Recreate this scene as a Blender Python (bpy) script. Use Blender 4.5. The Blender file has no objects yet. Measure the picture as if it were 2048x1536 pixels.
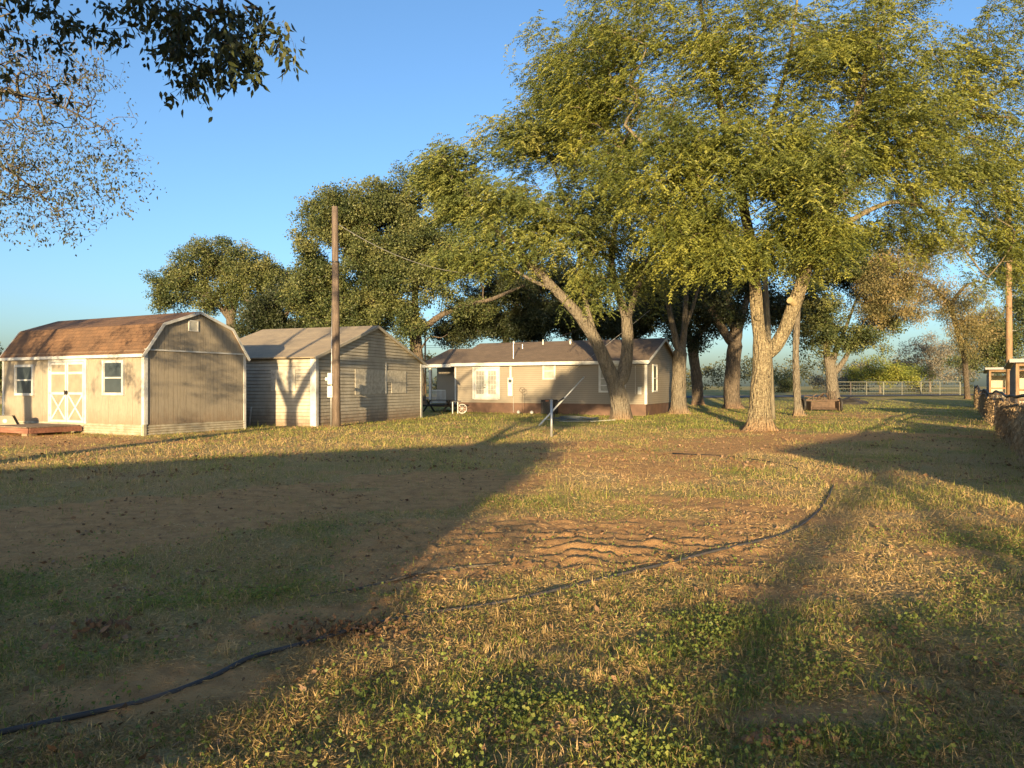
import bpy, math, random
import numpy as np
R = math.radians
rng = np.random.default_rng(7)
random.seed(7)
scene = bpy.context.scene
COL = scene.collection
F, CX, CY, EYE = 1420.0, 1024.0, 772.0, 1.6       # focal length in photo pixels, centre column, horizon row, eye height
SUN_AZ, SUN_EL = R(9.0), R(7.6)                   # shadows run 9 deg to the right of +Y

def P(px, py, Y):
    return np.array([(px-CX)/F*Y, Y, EYE-(py-CY)/F*Y])
def G(px, py):                                    # point of the flat ground seen at this pixel
    Y = EYE*F/(py-CY)
    return np.array([(px-CX)/F*Y, Y, 0.0])

# ------------------------------------------------------------------ noise
def _hash(ix, iy, seed):
    h = (ix.astype(np.int64)*374761393 + iy.astype(np.int64)*668265263 + seed*1442695041) & 0xffffffff
    h = ((h ^ (h >> 13))*1274126177) & 0xffffffff
    h = ((h ^ (h >> 16))*2246822519) & 0xffffffff
    return ((h ^ (h >> 15)) & 0xffffff)/float(0xffffff)
def vnoise(x, y, s=0):
    ix = np.floor(x); iy = np.floor(y); fx = x-ix; fy = y-iy
    ix = ix.astype(np.int64); iy = iy.astype(np.int64)
    fx = fx*fx*(3-2*fx); fy = fy*fy*(3-2*fy)
    a = _hash(ix, iy, s); b = _hash(ix+1, iy, s); c = _hash(ix, iy+1, s); d = _hash(ix+1, iy+1, s)
    return (a*(1-fx)+b*fx)*(1-fy)+(c*(1-fx)+d*fx)*fy
def fbm(x, y, s=0, o=4):
    t = 0; a = .5; n = 0
    for i in range(o):
        t = t+a*vnoise(x, y, s+i*17); n += a; x = x*2.03+3.1; y = y*2.03+1.7; a *= .5
    return t/n
def ell(x, y, cx, cy, rx, ry, ang=0):
    c, s = math.cos(ang), math.sin(ang)
    u = ((x-cx)*c+(y-cy)*s)/rx; v = (-(x-cx)*s+(y-cy)*c)/ry
    return np.clip(1.35-np.sqrt(u*u+v*v), 0, 1)
DIRT = [(0.9, 7.5, 3.0, 1.5, .05, 1.1), (-3.2, 9.2, 6.5, 1.5, .75, 1.0), (-5.5, 9.0, 4.5, .8, .55, .8), (4.0, 17.5, 4.5, 3.0, .4, .75),
        (-1.75, 3.75, .8, .38, .3, 1.0), (-14, 20.5, 6, 2.6, -.45, .8), (-1.25, 4.9, .9, .35, .6, .9), (.2, 4.3, .5, .25, 0, .8),
        (1.3, 3.45, .6, .22, .2, .9), (2.1, 5.6, 1.0, .35, .5, .7), (9.5, 22, 5, 2.0, .3, .8), (8.9, 25.8, 2.2, 1.2, 0, .8),
        (18, 38, 8, 3, .9, .5), (-.6, 6.2, 1.2, .5, .8, .9), (2.6, 9.6, 2.0, .8, .3, .5), (-2.0, 12.3, 3.5, .8, .6, .7), (0.5, 12, 3, 1.2, .5, .4)]
GREEN = [(-2.3, 5.35, 1.9, .42, .25, .9), (-2.6, 4.2, 1.1, .4, .1, .8), (2.0, 4.6, 1.9, .9, .3, 1.2), (.4, 3.1, .9, .3, 0, .8), (3.9, 5.6, 1.3, .8, .5, .9), (.9, 4.3, .6, .3, .4, .7), (1.6, 3.2, 1.2, .3, 0, .8), (3.3, 4.2, 1.2, 1.0, 0, 1.0), (1.1, 3.6, 1.0, .5, 0, .8), (0.2, 3.5, .5, .3, 0, .8),
         (4.8, 7.5, 2.2, 1.6, .9, .8), (3.4, 11.5, 1.6, 2.2, -.3, .55), (2, 34, 14, 9, 0, .9), (10, 29, 9, 5, 0, 1.0), (-4, 24, 8, 3.0, .5, .7), (16, 34, 9, 9, 0, .7), (-.9, 9.2, 1.2, .5, .6, .4)]
def fields(x, y):
    d = np.zeros_like(x); g = np.zeros_like(x)+.52
    n1 = fbm(x*.9, y*.9, 5, 5); n2 = fbm(x*.7+9, y*.7, 31, 4)
    for cx, cy, rx, ry, a, w in DIRT: d = np.maximum(d, w*ell(x, y, cx, cy, rx, ry, a))
    for cx, cy, rx, ry, a, w in GREEN: g = np.maximum(g, w*ell(x, y, cx, cy, rx, ry, a))
    far = np.clip((y-18)/25, 0, 1)
    d = np.clip(d*1.45+(n1-.5)*2.2-.06-far*.18, 0, 1)
    g = np.clip(g+(n2-.5)*1.5-.15+far*.40, 0, 1)*(1-.7*d)
    return d, g
def gbase(x, y):
    r = np.clip((y-52)/35, 0, 1)
    z = .62*r*r*(3-2*r)
    z = z-.035*np.exp(-((y-9.0-.75*(x+3.2))/.35)**2)*np.clip(1-np.abs(x+3)/6, 0, 1)-.03*np.exp(-((y-10.9-.75*(x+3.2))/.4)**2)*np.clip(1-np.abs(x+3)/6, 0, 1)
    z = z+.10*(fbm(x*.16, y*.16, 77, 2)-.5)*np.clip((np.hypot(x, y)-2)/10, 0, 1)*np.clip((60-y)/20, 0, 1)
    return z
def gheight(x, y):
    z = gbase(x, y)
    near = np.clip(1.25-np.hypot(x, y)/40, 0, 1)
    d, g = fields(x, y)
    z = z+(fbm(x*4.1, y*4.1, 3, 4)-.5)*.050*near + (fbm(x*17, y*17, 8, 3)-.5)*.018*near*np.clip(1.2-np.hypot(x, y)/14, 0, 1)
    c = ell(x, y, 1.0, 7.5, 2.9, 1.25, .05)
    wob = fbm(x*1.5, y*.6, 51, 5)*2.9
    ph = (y*3.4+wob+.25*x) % 1.0
    saw = np.where(ph < .8, ph/.8, (1-ph)/.2)
    z = z+c*(saw-.5)*.058*np.clip(fbm(x*1.7, y*3, 91, 5)*4.2-1.85, 0, 1)
    return z

# ------------------------------------------------------------------ helpers
def tag(o, label=None, cat=None, group=None, kind=None):
    if label: o['label'] = label
    if cat: o['category'] = cat
    if group: o['group'] = group
    if kind: o['kind'] = kind
    return o
def link(o, parent=None):
    COL.objects.link(o)
    if parent is not None: o.parent = parent
    return o
def empty(name, loc=(0, 0, 0), rz=0, parent=None):
    o = bpy.data.objects.new(name, None); o.empty_display_size = .3
    o.location = [float(v) for v in loc]; o.rotation_euler = (0, 0, rz)
    return link(o, parent)
def np_mesh(name, V, Fc, mat, parent=None, tint=None, smooth=False, loc=None):
    """V (n,3), Fc (m,k) faces of one size or list of such arrays"""
    if not isinstance(Fc, list): Fc = [Fc]
    V = np.asarray(V, dtype=np.float32)
    if loc is not None: V = V-np.asarray(loc, dtype=np.float32)
    me = bpy.data.meshes.new(name)
    me.vertices.add(len(V)); me.vertices.foreach_set('co', V.ravel())
    idx = np.concatenate([f.ravel() for f in Fc]).astype(np.int32)
    tot = np.concatenate([np.full(len(f), f.shape[1], dtype=np.int32) for f in Fc])
    st = np.concatenate([[0], np.cumsum(tot)[:-1]]).astype(np.int32)
    me.loops.add(len(idx)); me.loops.foreach_set('vertex_index', idx)
    me.polygons.add(len(tot)); me.polygons.foreach_set('loop_start', st)
    try: me.polygons.foreach_set('loop_total', tot)
    except Exception: pass
    if smooth: me.polygons.foreach_set('use_smooth', np.ones(len(tot), dtype=bool))
    if tint is not None:
        a = me.attributes.new('tint', 'FLOAT', 'FACE' if len(tint) == len(tot) else 'POINT')
        a.data.foreach_set('value', np.asarray(tint, dtype=np.float32))
    me.update(calc_edges=True)
    me.materials.append(mat)
    o = bpy.data.objects.new(name, me)
    if loc is not None: o.location = [float(v) for v in loc]
    return link(o, parent)

class MB:
    def __init__(s): s.v = []; s.f = []
    def poly(s, pts):
        n = len(s.v); s.v += [tuple(float(c) for c in p) for p in pts]; s.f.append(tuple(range(n, n+len(pts))))
    def box(s, x0, x1, y0, y1, z0, z1):
        n = len(s.v)
        s.v += [(x0,y0,z0),(x1,y0,z0),(x1,y1,z0),(x0,y1,z0),(x0,y0,z1),(x1,y0,z1),(x1,y1,z1),(x0,y1,z1)]
        s.f += [tuple(n+i for i in q) for q in ((0,3,2,1),(4,5,6,7),(0,1,5,4),(1,2,6,5),(2,3,7,6),(3,0,4,7))]
        return s
    def bar(s, a, b, w, h=None, up=(0, 0, 1)):
        a = np.array(a, float); b = np.array(b, float); h = h or w
        d = b-a; d /= np.linalg.norm(d); u = np.array(up, float)
        if abs(d@u) > .98: u = np.array([1., 0, 0])
        r = np.cross(d, u); r /= np.linalg.norm(r); u = np.cross(r, d)
        n = len(s.v)
        for p in (a, b):
            for i, j in ((-1,-1),(1,-1),(1,1),(-1,1)): s.v.append(tuple(p+r*w/2*i+u*h/2*j))
        s.f += [tuple(n+i for i in q) for q in ((0,1,2,3),(7,6,5,4),(0,4,5,1),(1,5,6,2),(2,6,7,3),(3,7,4,0))]
        return s
    def prism(s, pts, axis, a, b):
        """pts: 2-D outline; axis: the extrusion axis 'x','y','z' from a to b"""
        n = len(s.v); k = len(pts)
        for t in (a, b):
            for u, v in pts:
                s.v.append({'x': (t, u, v), 'y': (u, t, v), 'z': (u, v, t)}[axis])
        s.f.append(tuple(n+i for i in range(k))); s.f.append(tuple(n+k+i for i in reversed(range(k))))
        for i in range(k):
            j = (i+1) % k; s.f.append((n+i, n+k+i, n+k+j, n+j))
        return s
    def tube(s, pts, r, k=8, cap=True):
        pts = [np.array(p, float) for p in pts]
        rr = r if hasattr(r, '__len__') else [r]*len(pts)
        n0 = len(s.v); pu = None
        for i, p in enumerate(pts):
            d = pts[min(i+1, len(pts)-1)]-pts[max(i-1, 0)]; d /= max(np.linalg.norm(d), 1e-9)
            if pu is None:
                u = np.array([0, 0, 1.]) if abs(d[2]) < .9 else np.array([1., 0, 0])
            else: u = pu
            u = u-d*(u@d); u /= max(np.linalg.norm(u), 1e-9); pu = u; w = np.cross(d, u)
            for j in range(k):
                a = 2*math.pi*j/k; s.v.append(tuple(p+(u*math.cos(a)+w*math.sin(a))*rr[i]))
        for i in range(len(pts)-1):
            for j in range(k):
                a = n0+i*k+j; b = n0+i*k+(j+1) % k; s.f.append((a, b, b+k, a+k))
        if cap:
            s.f.append(tuple(n0+j for j in reversed(range(k)))); s.f.append(tuple(n0+(len(pts)-1)*k+j for j in range(k)))
        return s
    def lump(s, c, r, seed=0, sq=1.0):
        rr = random.Random(seed); c = np.array(c, float); n = len(s.v)
        rings, k = 5, 8
        for i in range(rings+1):
            th = math.pi*i/rings
            for j in range(k):
                a = 2*math.pi*j/k; q = r*(.8+.4*rr.random())
                s.v.append(tuple(c+np.array([math.sin(th)*math.cos(a)*q, math.sin(th)*math.sin(a)*q, math.cos(th)*q*sq])))
        for i in range(rings):
            for j in range(k):
                a = n+i*k+j; b = n+i*k+(j+1) % k; s.f.append((a, a+k, b+k, b))
        return s
    def build(s, name, mat, parent=None, smooth=False, bevel=0):
        me = bpy.data.meshes.new(name); me.from_pydata(s.v, [], s.f); me.update(); me.validate()
        me.materials.append(mat)
        if smooth: me.polygons.foreach_set('use_smooth', [True]*len(me.polygons))
        o = bpy.data.objects.new(name, me); link(o, parent)
        if bevel:
            m = o.modifiers.new('bevel', 'BEVEL'); m.width = bevel; m.segments = 2; m.limit_method = 'ANGLE'
        return o

# ------------------------------------------------------------------ materials
class NT:
    def __init__(s, name):
        s.m = bpy.data.materials.new(name); s.m.use_nodes = True
        s.t = s.m.node_tree; s.t.nodes.clear()
        s.out = s.t.nodes.new('ShaderNodeOutputMaterial')
    def n(s, typ, **kw):
        x = s.t.nodes.new('ShaderNode'+typ)
        for k, v in kw.items():
            if k in x.inputs.keys(): x.inputs[k].default_value = v
            else: setattr(x, k, v)
        return x
    def l(s, a, b): s.t.links.new(a, b)
    def noise(s, vec, scale, detail=4, rough=.55, dist=0):
        x = s.n('TexNoise'); x.inputs['Scale'].default_value = scale; x.inputs['Detail'].default_value = detail
        x.inputs['Roughness'].default_value = rough; x.inputs['Distortion'].default_value = dist
        s.l(vec, x.inputs['Vector']); return x.outputs['Fac']
    def ramp(s, fac, stops):
        x = s.n('ValToRGB'); cr = x.color_ramp
        while len(cr.elements) < len(stops): cr.elements.new(.5)
        for e, (p, c) in zip(cr.elements, stops):
            e.position = p; e.color = (*c, 1) if hasattr(c, '__len__') else (c, c, c, 1)
        s.l(fac, x.inputs['Fac']); return x.outputs['Color']
    def mix(s, fac, a, b, bt='MIX'):
        x = s.n('Mix', data_type='RGBA', blend_type=bt)
        for v, i in ((fac, 0), (a, 6), (b, 7)):
            if hasattr(v, 'node'): s.l(v, x.inputs[i])
            elif i == 0: x.inputs[0].default_value = v
            else: x.inputs[i].default_value = (*v, 1) if hasattr(v, '__len__') else (v, v, v, 1)
        return x.outputs[2]
    def coord(s, kind='Object', scale=None):
        c = s.n('TexCoord').outputs[kind]
        if scale:
            m = s.n('Mapping'); m.inputs['Scale'].default_value = scale; s.l(c, m.inputs['Vector']); c = m.outputs['Vector']
        return c
    def math(s, op, a, b=None):
        x = s.n('Math', operation=op)
        for v, i in ((a, 0), (b, 1)):
            if v is None: continue
            if hasattr(v, 'node'): s.l(v, x.inputs[i])
            else: x.inputs[i].default_value = v
        return x.outputs[0]
    def finish(s, col, rough=.8, bump=None, bstr=.3, bdist=.01, metal=0, spec=.3, transl=0, tcol=None):
        p = s.n('BsdfPrincipled'); p.inputs['Metallic'].default_value = metal; p.inputs['Specular IOR Level'].default_value = spec
        if hasattr(col, 'node'): s.l(col, p.inputs['Base Color'])
        else: p.inputs['Base Color'].default_value = (*col, 1)
        if hasattr(rough, 'node'): s.l(rough, p.inputs['Roughness'])
        else: p.inputs['Roughness'].default_value = rough
        if bump is not None:
            b = s.n('Bump'); b.inputs['Strength'].default_value = bstr; b.inputs['Distance'].default_value = bdist
            s.l(bump, b.inputs['Height']); s.l(b.outputs[0], p.inputs['Normal'])
        sh = p.outputs[0]
        if transl:
            t = s.n('BsdfTranslucent')
            if tcol is not None: s.l(tcol, t.inputs['Color'])
            elif hasattr(col, 'node'): s.l(col, t.inputs['Color'])
            mx = s.n('MixShader'); mx.inputs[0].default_value = transl
            s.l(sh, mx.inputs[1]); s.l(t.outputs[0], mx.inputs[2]); sh = mx.outputs[0]
        s.l(sh, s.out.inputs['Surface']); return s.m

def paint(name, col, rough=.6, var=.18, bump=.15, dirt=(.16, .12, .08), damt=.35, scale=3, metal=0, splash=0):
    t = NT(name); c = t.coord()
    n = t.noise(c, scale, 6); n2 = t.noise(c, scale*9, 3)
    a = t.mix(t.ramp(n, [(.3, 0.0), (.75, 1.0)]), tuple(x*(1-var) for x in col), tuple(min(1, x*(1+var)) for x in col))
    d = t.math('MULTIPLY', t.ramp(t.noise(c, scale*.6, 8, .7), [(.52, 0.0), (.75, 1.0)]), damt)
    a = t.mix(d, a, dirt)
    if splash:
        sp = t.n('SeparateXYZ'); t.l(c, sp.inputs[0]); big = t.noise(c, 3.5, 8, .75)
        f = t.ramp(t.math('ADD', sp.outputs[2], t.math('MULTIPLY', t.math('SUBTRACT', big, .5), 1.3)), [(.05, .8), (splash, 0.)])
        a = t.mix(f, a, (.20, .125, .07))
        st = t.noise(t.coord('Object', (7, 7, .5)), 3, 7, .7)
        a = t.mix(t.math('MULTIPLY', t.ramp(st, [(.55, 0.), (.75, 1.)]), .45), a, (.13, .105, .08))
    return t.finish(a, rough, n2, bump, .01, metal)
M = {}
M['white'] = paint('white_trim_paint', (.47, .46, .42))
M['shed_paint'] = paint('tan_painted_board', (.245, .21, .15), damt=.35)
def t111(name, col):
    t = NT(name); c = t.coord('Object', (1, 1, 1))
    m = t.coord('Object', (6, 6, .6)); st = t.noise(m, 6, 6, .65)
    a = t.mix(t.ramp(st, [(.3, 0.0), (.7, 1.0)]), tuple(x*.84 for x in col), tuple(x*1.12 for x in col))
    a = t.mix(t.math('MULTIPLY', t.ramp(t.noise(c, 2.2, 8, .7), [(.5, 0.), (.72, 1.)]), .4), a, (.15, .125, .09))
    splash = .85
    if splash:
        sp = t.n('SeparateXYZ'); t.l(c, sp.inputs[0]); big = t.noise(c, 3.5, 8, .75)
        f = t.ramp(t.math('ADD', sp.outputs[2], t.math('MULTIPLY', t.math('SUBTRACT', big, .5), 1.3)), [(.05, .8), (splash, 0.)])
        a = t.mix(f, a, (.20, .125, .07))
        st = t.noise(t.coord('Object', (7, 7, .5)), 3, 7, .7)
        a = t.mix(t.math('MULTIPLY', t.ramp(st, [(.55, 0.), (.75, 1.)]), .45), a, (.13, .105, .08))
    return t.finish(a, .75, st, .35, .01)
M['shed_board'] = t111('tan_grooved_board', (.265, .225, .165))
M['siding_grey'] = paint('weathered_cream_siding', (.38, .345, .275), scale=2, var=.16, damt=.45, splash=.7)
M['house_siding'] = paint('beige_vinyl_siding', (.215, .185, .14), scale=.8, var=.10, damt=.15, rough=.5)
M['osb'] = paint('weathered_chipboard', (.45, .41, .33), scale=7, var=.3, damt=.45, dirt=(.12, .11, .09))
M['foundation'] = paint('red_brown_foundation', (.115, .065, .042), scale=2, var=.3, damt=.4, dirt=(.12, .08, .06))
M['dark'] = paint('dark_void_wood', (.03, .027, .024))
M['metal'] = paint('galvanised_metal', (.42, .41, .38), rough=.45, metal=.6, scale=5)
M['plastic_grey'] = paint('grey_meter_box', (.50, .49, .44), rough=.45, damt=.2)
M['black'] = paint('black_metal', (.02, .02, .022), rough=.5)
M['curtain'] = paint('pale_window_blind', (.27, .26, .22), scale=4)
def wood(name, c1, c2, rough=.85, zs=.25, sc=9, vertical=True, bump=.6):
    t = NT(name); m = t.coord('Object', (sc, sc, zs*sc*.3) if vertical else (zs*sc*.3, sc, sc))
    st = t.noise(m, 2.2, 8, .65, .3)
    a = t.mix(t.ramp(st, [(.32, 0.), (.68, 1.)]), c1, c2)
    big = t.noise(t.coord(), 1.3, 4)
    a = t.mix(t.math('MULTIPLY', t.ramp(big, [(.4, 0.), (.7, 1.)]), .5), a, tuple(x*.45 for x in c1))
    return t.finish(a, rough, st, bump, .02)
M['pole'] = wood('weathered_pole_wood', (.075, .055, .042), (.21, .155, .115))
M['pole_orange'] = wood('orange_pine_pole', (.17, .10, .055), (.33, .21, .115))  # orange-brown is the wood's own tone
M['pole_grey'] = wood('grey_pole_wood', (.10, .085, .06), (.27, .23, .16))
M['plank'] = wood('old_plank_wood', (.12, .085, .06), (.33, .24, .16), vertical=False)
M['rusty'] = paint('rusty_steel', (.095, .062, .042), rough=.85, var=.4, damt=.5, dirt=(.07, .04, .03), scale=6)
M['rail_dark'] = paint('dark_pipe_rail', (.055, .045, .04), rough=.6)
M['rail_orange'] = paint('orange_primer_rail', (.42, .17, .08), rough=.6)
M['rail_white'] = paint('pale_pipe_rail', (.13, .13, .10), rough=.55)
M['sheet_tan'] = paint('tan_metal_sheet', (.34, .31, .22), rough=.5, metal=.1)
M['sheet_white'] = paint('pale_metal_sheet', (.62, .60, .48), rough=.5)
M['sheet_grey'] = paint('grey_metal_sheet', (.20, .20, .20), rough=.5, metal=.3)
def glass(name, col):
    t = NT(name); n = t.noise(t.coord(), 1.5, 2)
    return t.finish(t.mix(n, col, tuple(x*1.7 for x in col)), .08, n, .02, .01, spec=.9)
M['glass'] = glass('dark_window_glass', (.035, .045, .05))
def shingle(name, c1, c2, c3, bw, bh, axis):
    """axis: 'xz' or 'xy' mapping is done by the caller's object axes: brick u along x, v = distance up the slope from z"""
    t = NT(name); c = t.n('TexCoord').outputs['Object']
    sp = t.n('SeparateXYZ'); t.l(c, sp.inputs[0]); cb = t.n('CombineXYZ')
    t.l(sp.outputs[0], cb.inputs[0]); t.l(t.math('MULTIPLY', sp.outputs[2], axis), cb.inputs[1])
    b = t.n('TexBrick'); b.inputs['Scale'].default_value = 1; b.inputs['Brick Width'].default_value = bw; b.inputs['Row Height'].default_value = bh
    b.inputs['Mortar Size'].default_value = .006; b.inputs['Bias'].default_value = 0
    b.inputs['Color1'].default_value = (*c1, 1); b.inputs['Color2'].default_value = (*c2, 1); b.inputs['Mortar'].default_value = (*[x*.35 for x in c1], 1)
    t.l(cb.outputs[0], b.inputs['Vector'])
    n = t.noise(c, 1.6, 8, .7)
    a = t.mix(t.ramp(n, [(.42, 0.), (.65, .75)]), b.outputs['Color'], c3)
    a = t.mix(.35, a, t.ramp(t.noise(c, 60, 2), [(.3, tuple(x*.6 for x in c1)), (.7, tuple(x*1.3 for x in c2))]))
    h = t.math('ADD', t.math('MULTIPLY', b.outputs['Fac'], -1.0), t.math('MULTIPLY', t.noise(c, 45, 3), .4))
    return t.finish(a, .9, h, .6, .012)
M['shingle_brown'] = shingle('brown_worn_shingles', (.115, .066, .036), (.185, .10, .05), (.06, .04, .028), .33, .14, 1.15)
M['shingle_dark'] = shingle('dark_brown_shingles', (.13, .095, .065), (.185, .135, .095), (.09, .068, .052), .33, .12, 2.2)
M['shingle_grey'] = shingle('faded_grey_roll_roofing', (.27, .215, .145), (.32, .255, .17), (.16, .135, .105), 1.2, .35, 2.6)

def leafmat(name, cols, tr=.3, rough=.5):
    t = NT(name)
    a = t.n('Attribute'); a.attribute_name = 'tint'
    n = t.noise(t.coord(), .45, 3)
    f = t.math('ADD', t.math('MULTIPLY', a.outputs['Fac'], .75), t.math('MULTIPLY', t.math('SUBTRACT', n, .38), 1.1))
    k = len(cols); c = t.ramp(f, [(i/(k-1), cc) for i, cc in enumerate(cols)])
    return t.finish(c, rough, spec=.25, transl=tr)
M['leaf_pecan'] = leafmat('pecan_leaf', [(0.052, 0.070, 0.018), (0.112, 0.131, 0.030), (0.199, 0.207, 0.038), (0.310, 0.299, 0.061)], .35)
M['leaf_pecan2'] = leafmat('pecan_leaf_olive', [(0.050, 0.070, 0.022), (0.108, 0.131, 0.036), (0.187, 0.201, 0.049), (0.259, 0.244, 0.063)], .3)
M['leaf_oak'] = leafmat('oak_leaf', [(0.029, 0.044, 0.017), (0.064, 0.081, 0.027), (0.134, 0.140, 0.046), (0.191, 0.178, 0.064)], .18)
M['leaf_oakdark'] = leafmat('evergreen_oak_leaf', [(0.014, 0.020, 0.009), (0.026, 0.035, 0.014), (0.045, 0.052, 0.020), (0.075, 0.075, 0.030)], .1)
M['leaf_airy'] = leafmat('airy_grey_green_leaf', [(0.028, 0.034, 0.019), (0.055, 0.062, 0.031), (0.094, 0.093, 0.046), (0.143, 0.124, 0.062)], .25)
M['leaf_sparse'] = leafmat('withering_leaf', [(0.072, 0.072, 0.032), (0.160, 0.144, 0.056), (0.272, 0.208, 0.088), (0.352, 0.240, 0.112)], .3)
M['leaf_near'] = leafmat('dark_broad_leaf', [(.020, .026, .010), (.035, .045, .015), (.06, .065, .02), (.12, .09, .03)], .12)
M['leaf_bush'] = leafmat('bright_bush_leaf', [(0.078, 0.104, 0.019), (0.156, 0.182, 0.033), (0.247, 0.247, 0.046), (0.312, 0.260, 0.065)], .3)
M['leaf_grey'] = leafmat('grey_twiggy_leaf', [(0.078, 0.072, 0.058), (0.143, 0.130, 0.098), (0.208, 0.182, 0.130), (0.286, 0.234, 0.156)], .15)
M['leaf_hedge'] = leafmat('far_hedge_leaf', [(0.024, 0.031, 0.016), (0.048, 0.054, 0.024), (0.084, 0.084, 0.036), (0.132, 0.114, 0.054)], .1)
M['vine'] = leafmat('dried_vine', [(0.104, 0.065, 0.035), (0.252, 0.172, 0.096), (0.386, 0.272, 0.151), (0.505, 0.372, 0.220)], .1, .9)
M['grass_dry'] = leafmat('dry_grass', [(0.190, 0.119, 0.052), (0.394, 0.267, 0.111), (0.554, 0.378, 0.164), (0.671, 0.490, 0.253)], .3, .7)
M['grass_green'] = leafmat('green_grass', [(0.075, 0.113, 0.023), (0.165, 0.216, 0.036), (0.314, 0.310, 0.058), (0.495, 0.431, 0.099)], .35, .6)
M['clover'] = leafmat('weed_leaf', [(0.070, 0.092, 0.027), (0.128, 0.166, 0.039), (0.209, 0.248, 0.054), (0.325, 0.315, 0.078)], .35, .5)
M['litter'] = leafmat('dead_leaf', [(0.088, 0.044, 0.023), (0.166, 0.093, 0.046), (0.244, 0.146, 0.083), (0.322, 0.214, 0.135)], .15, .8)

def bark(name, c1, c2, c3=None, sc=1.0, base=None):
    t = NT(name); c = t.coord('Object', (1, 1, .28)); c0 = t.coord()
    n = t.noise(c, 9*sc, 8, .7, .4); v = t.n('TexVoronoi'); v.inputs['Scale'].default_value = 11*sc; t.l(c, v.inputs['Vector'])
    a = t.mix(t.ramp(n, [(.35, 0.), (.66, 1.)]), c1, c2)
    if c3 is not None:
        a = t.mix(t.ramp(t.noise(c0, 17, 9, .85), [(.47, 0.), (.60, .75)]), a, c3)
    if base is not None:                          # soil splash on the lowest bark
        sp = t.n('SeparateXYZ'); t.l(c0, sp.inputs[0])
        f = t.ramp(t.math('ADD', sp.outputs[2], t.math('MULTIPLY', n, .8)), [(.35, .85), (1.0, 0.)])
        a = t.mix(f, a, base)
    h = t.math('ADD', n, t.math('MULTIPLY', v.outputs['Distance'], 1.1))
    a = t.mix(t.ramp(v.outputs['Distance'], [(.0, .55), (.22, 0.)]), a, tuple(x*.4 for x in c1))
    return t.finish(a, .9, h, 1.0, .08)
M['bark_pecan'] = bark('lichen_pecan_bark', (.055, .04, .024), (.20, .15, .085), (.40, .34, .20), 1.4, (.30, .17, .085))
M['bark_grey'] = bark('grey_bark', (.07, .055, .04), (.17, .14, .10), (.22, .195, .145), 1, (.24, .15, .08))
M['bark_oak'] = bark('dark_oak_bark', (.05, .04, .03), (.17, .13, .09), None, 1.3, (.20, .12, .07))
M['bark_thin'] = bark('pale_twig_bark', (.09, .07, .05), (.20, .165, .12), None, 1)

# ------------------------------------------------------------------ ground
def build_ground():
    th = np.concatenate([np.linspace(-180, -44, 70, endpoint=False), np.linspace(-44, 44, 760, endpoint=False), np.linspace(44, 180, 70)])
    r = np.concatenate([[0.0, .6, 1.2, 1.8], np.exp(np.linspace(math.log(2.3), math.log(75), 560)), np.exp(np.linspace(math.log(80), math.log(1500), 40))])
    TH, RR = np.meshgrid(R(1)*th, r)
    X = RR*np.sin(TH); Y = RR*np.cos(TH)
    Z = gheight(X, Y)
    d, g = fields(X, Y)
    nr, nt = X.shape
    V = np.stack([X, Y, Z], -1).reshape(-1, 3)
    i = np.arange(nr-1)[:, None]*nt+np.arange(nt-1)[None]
    Fq = np.stack([i, i+1, i+nt+1, i+nt], -1).reshape(-1, 4)[:, ::-1]
    t = NT('soil_and_turf'); c = t.coord()
    da = t.n('Attribute'); da.attribute_name = 'dirt'; ga = t.n('Attribute'); ga.attribute_name = 'green'
    fine = t.noise(c, 38, 6, .7); mid = t.noise(c, 5, 6, .65); sm = t.noise(c, 130, 3, .6)
    soil = t.ramp(mid, [(.3, (.29, .145, .058)), (.5, (.50, .262, .10)), (.7, (.61, .345, .138))])
    soil = t.mix(t.ramp(sm, [(.35, 0.), (.7, .5)]), soil, (.52, .35, .17))
    straw = t.ramp(fine, [(.3, (.22, .14, .07)), (.5, (.42, .29, .13)), (.72, (.60, .45, .22))])
    grn = t.ramp(fine, [(.3, (.10, .11, .03)), (.5, (.22, .21, .05)), (.72, (.40, .34, .09))])
    mx = t.mix(t.math('MULTIPLY', ga.outputs['Fac'], .85), straw, grn)
    mx = t.mix(t.ramp(t.math('ADD', da.outputs['Fac'], t.math('MULTIPLY', t.math('SUBTRACT', mid, .5), .7)), [(.25, 0.), (.6, 1.)]), mx, soil)
    h = t.math('ADD', fine, t.math('MULTIPLY', sm, .5))
    mat = t.finish(mx, .95, h, .9, .03, spec=.1)
    o = np_mesh('ground', V, Fq, mat, smooth=True)
    for nm, arr in (('dirt', d), ('green', g)):
        a = o.data.attributes.new(nm, 'FLOAT', 'POINT'); a.data.foreach_set('value', arr.ravel().astype(np.float32))
    tag(o, kind='structure')
build_ground()

# road beyond the trees
mb = MB()
t = NT('asphalt'); c = t.coord(); mroad = t.finish(t.ramp(t.noise(c, 20, 5), [(.3, .045), (.7, .075)]), .9)
xs = np.linspace(-120, 120, 61)
rl = []
for x in xs:
    yc = 72+.10*x+.0015*x*x
    rl.append((x, yc))
V = []; 
for x, yc in rl:
    for dy in (-2.6, -1.3, 0, 1.3, 2.6):
        V.append((x, yc+dy, float(gheight(np.array([x*1.0]), np.array([yc+dy]))[0])+.05))
Fr = np.array([[i*5+j, (i+1)*5+j, (i+1)*5+j+1, i*5+j+1] for i in range(60) for j in range(4)])
tag(np_mesh('road', np.array(V), Fr, mroad), kind='structure')

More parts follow.
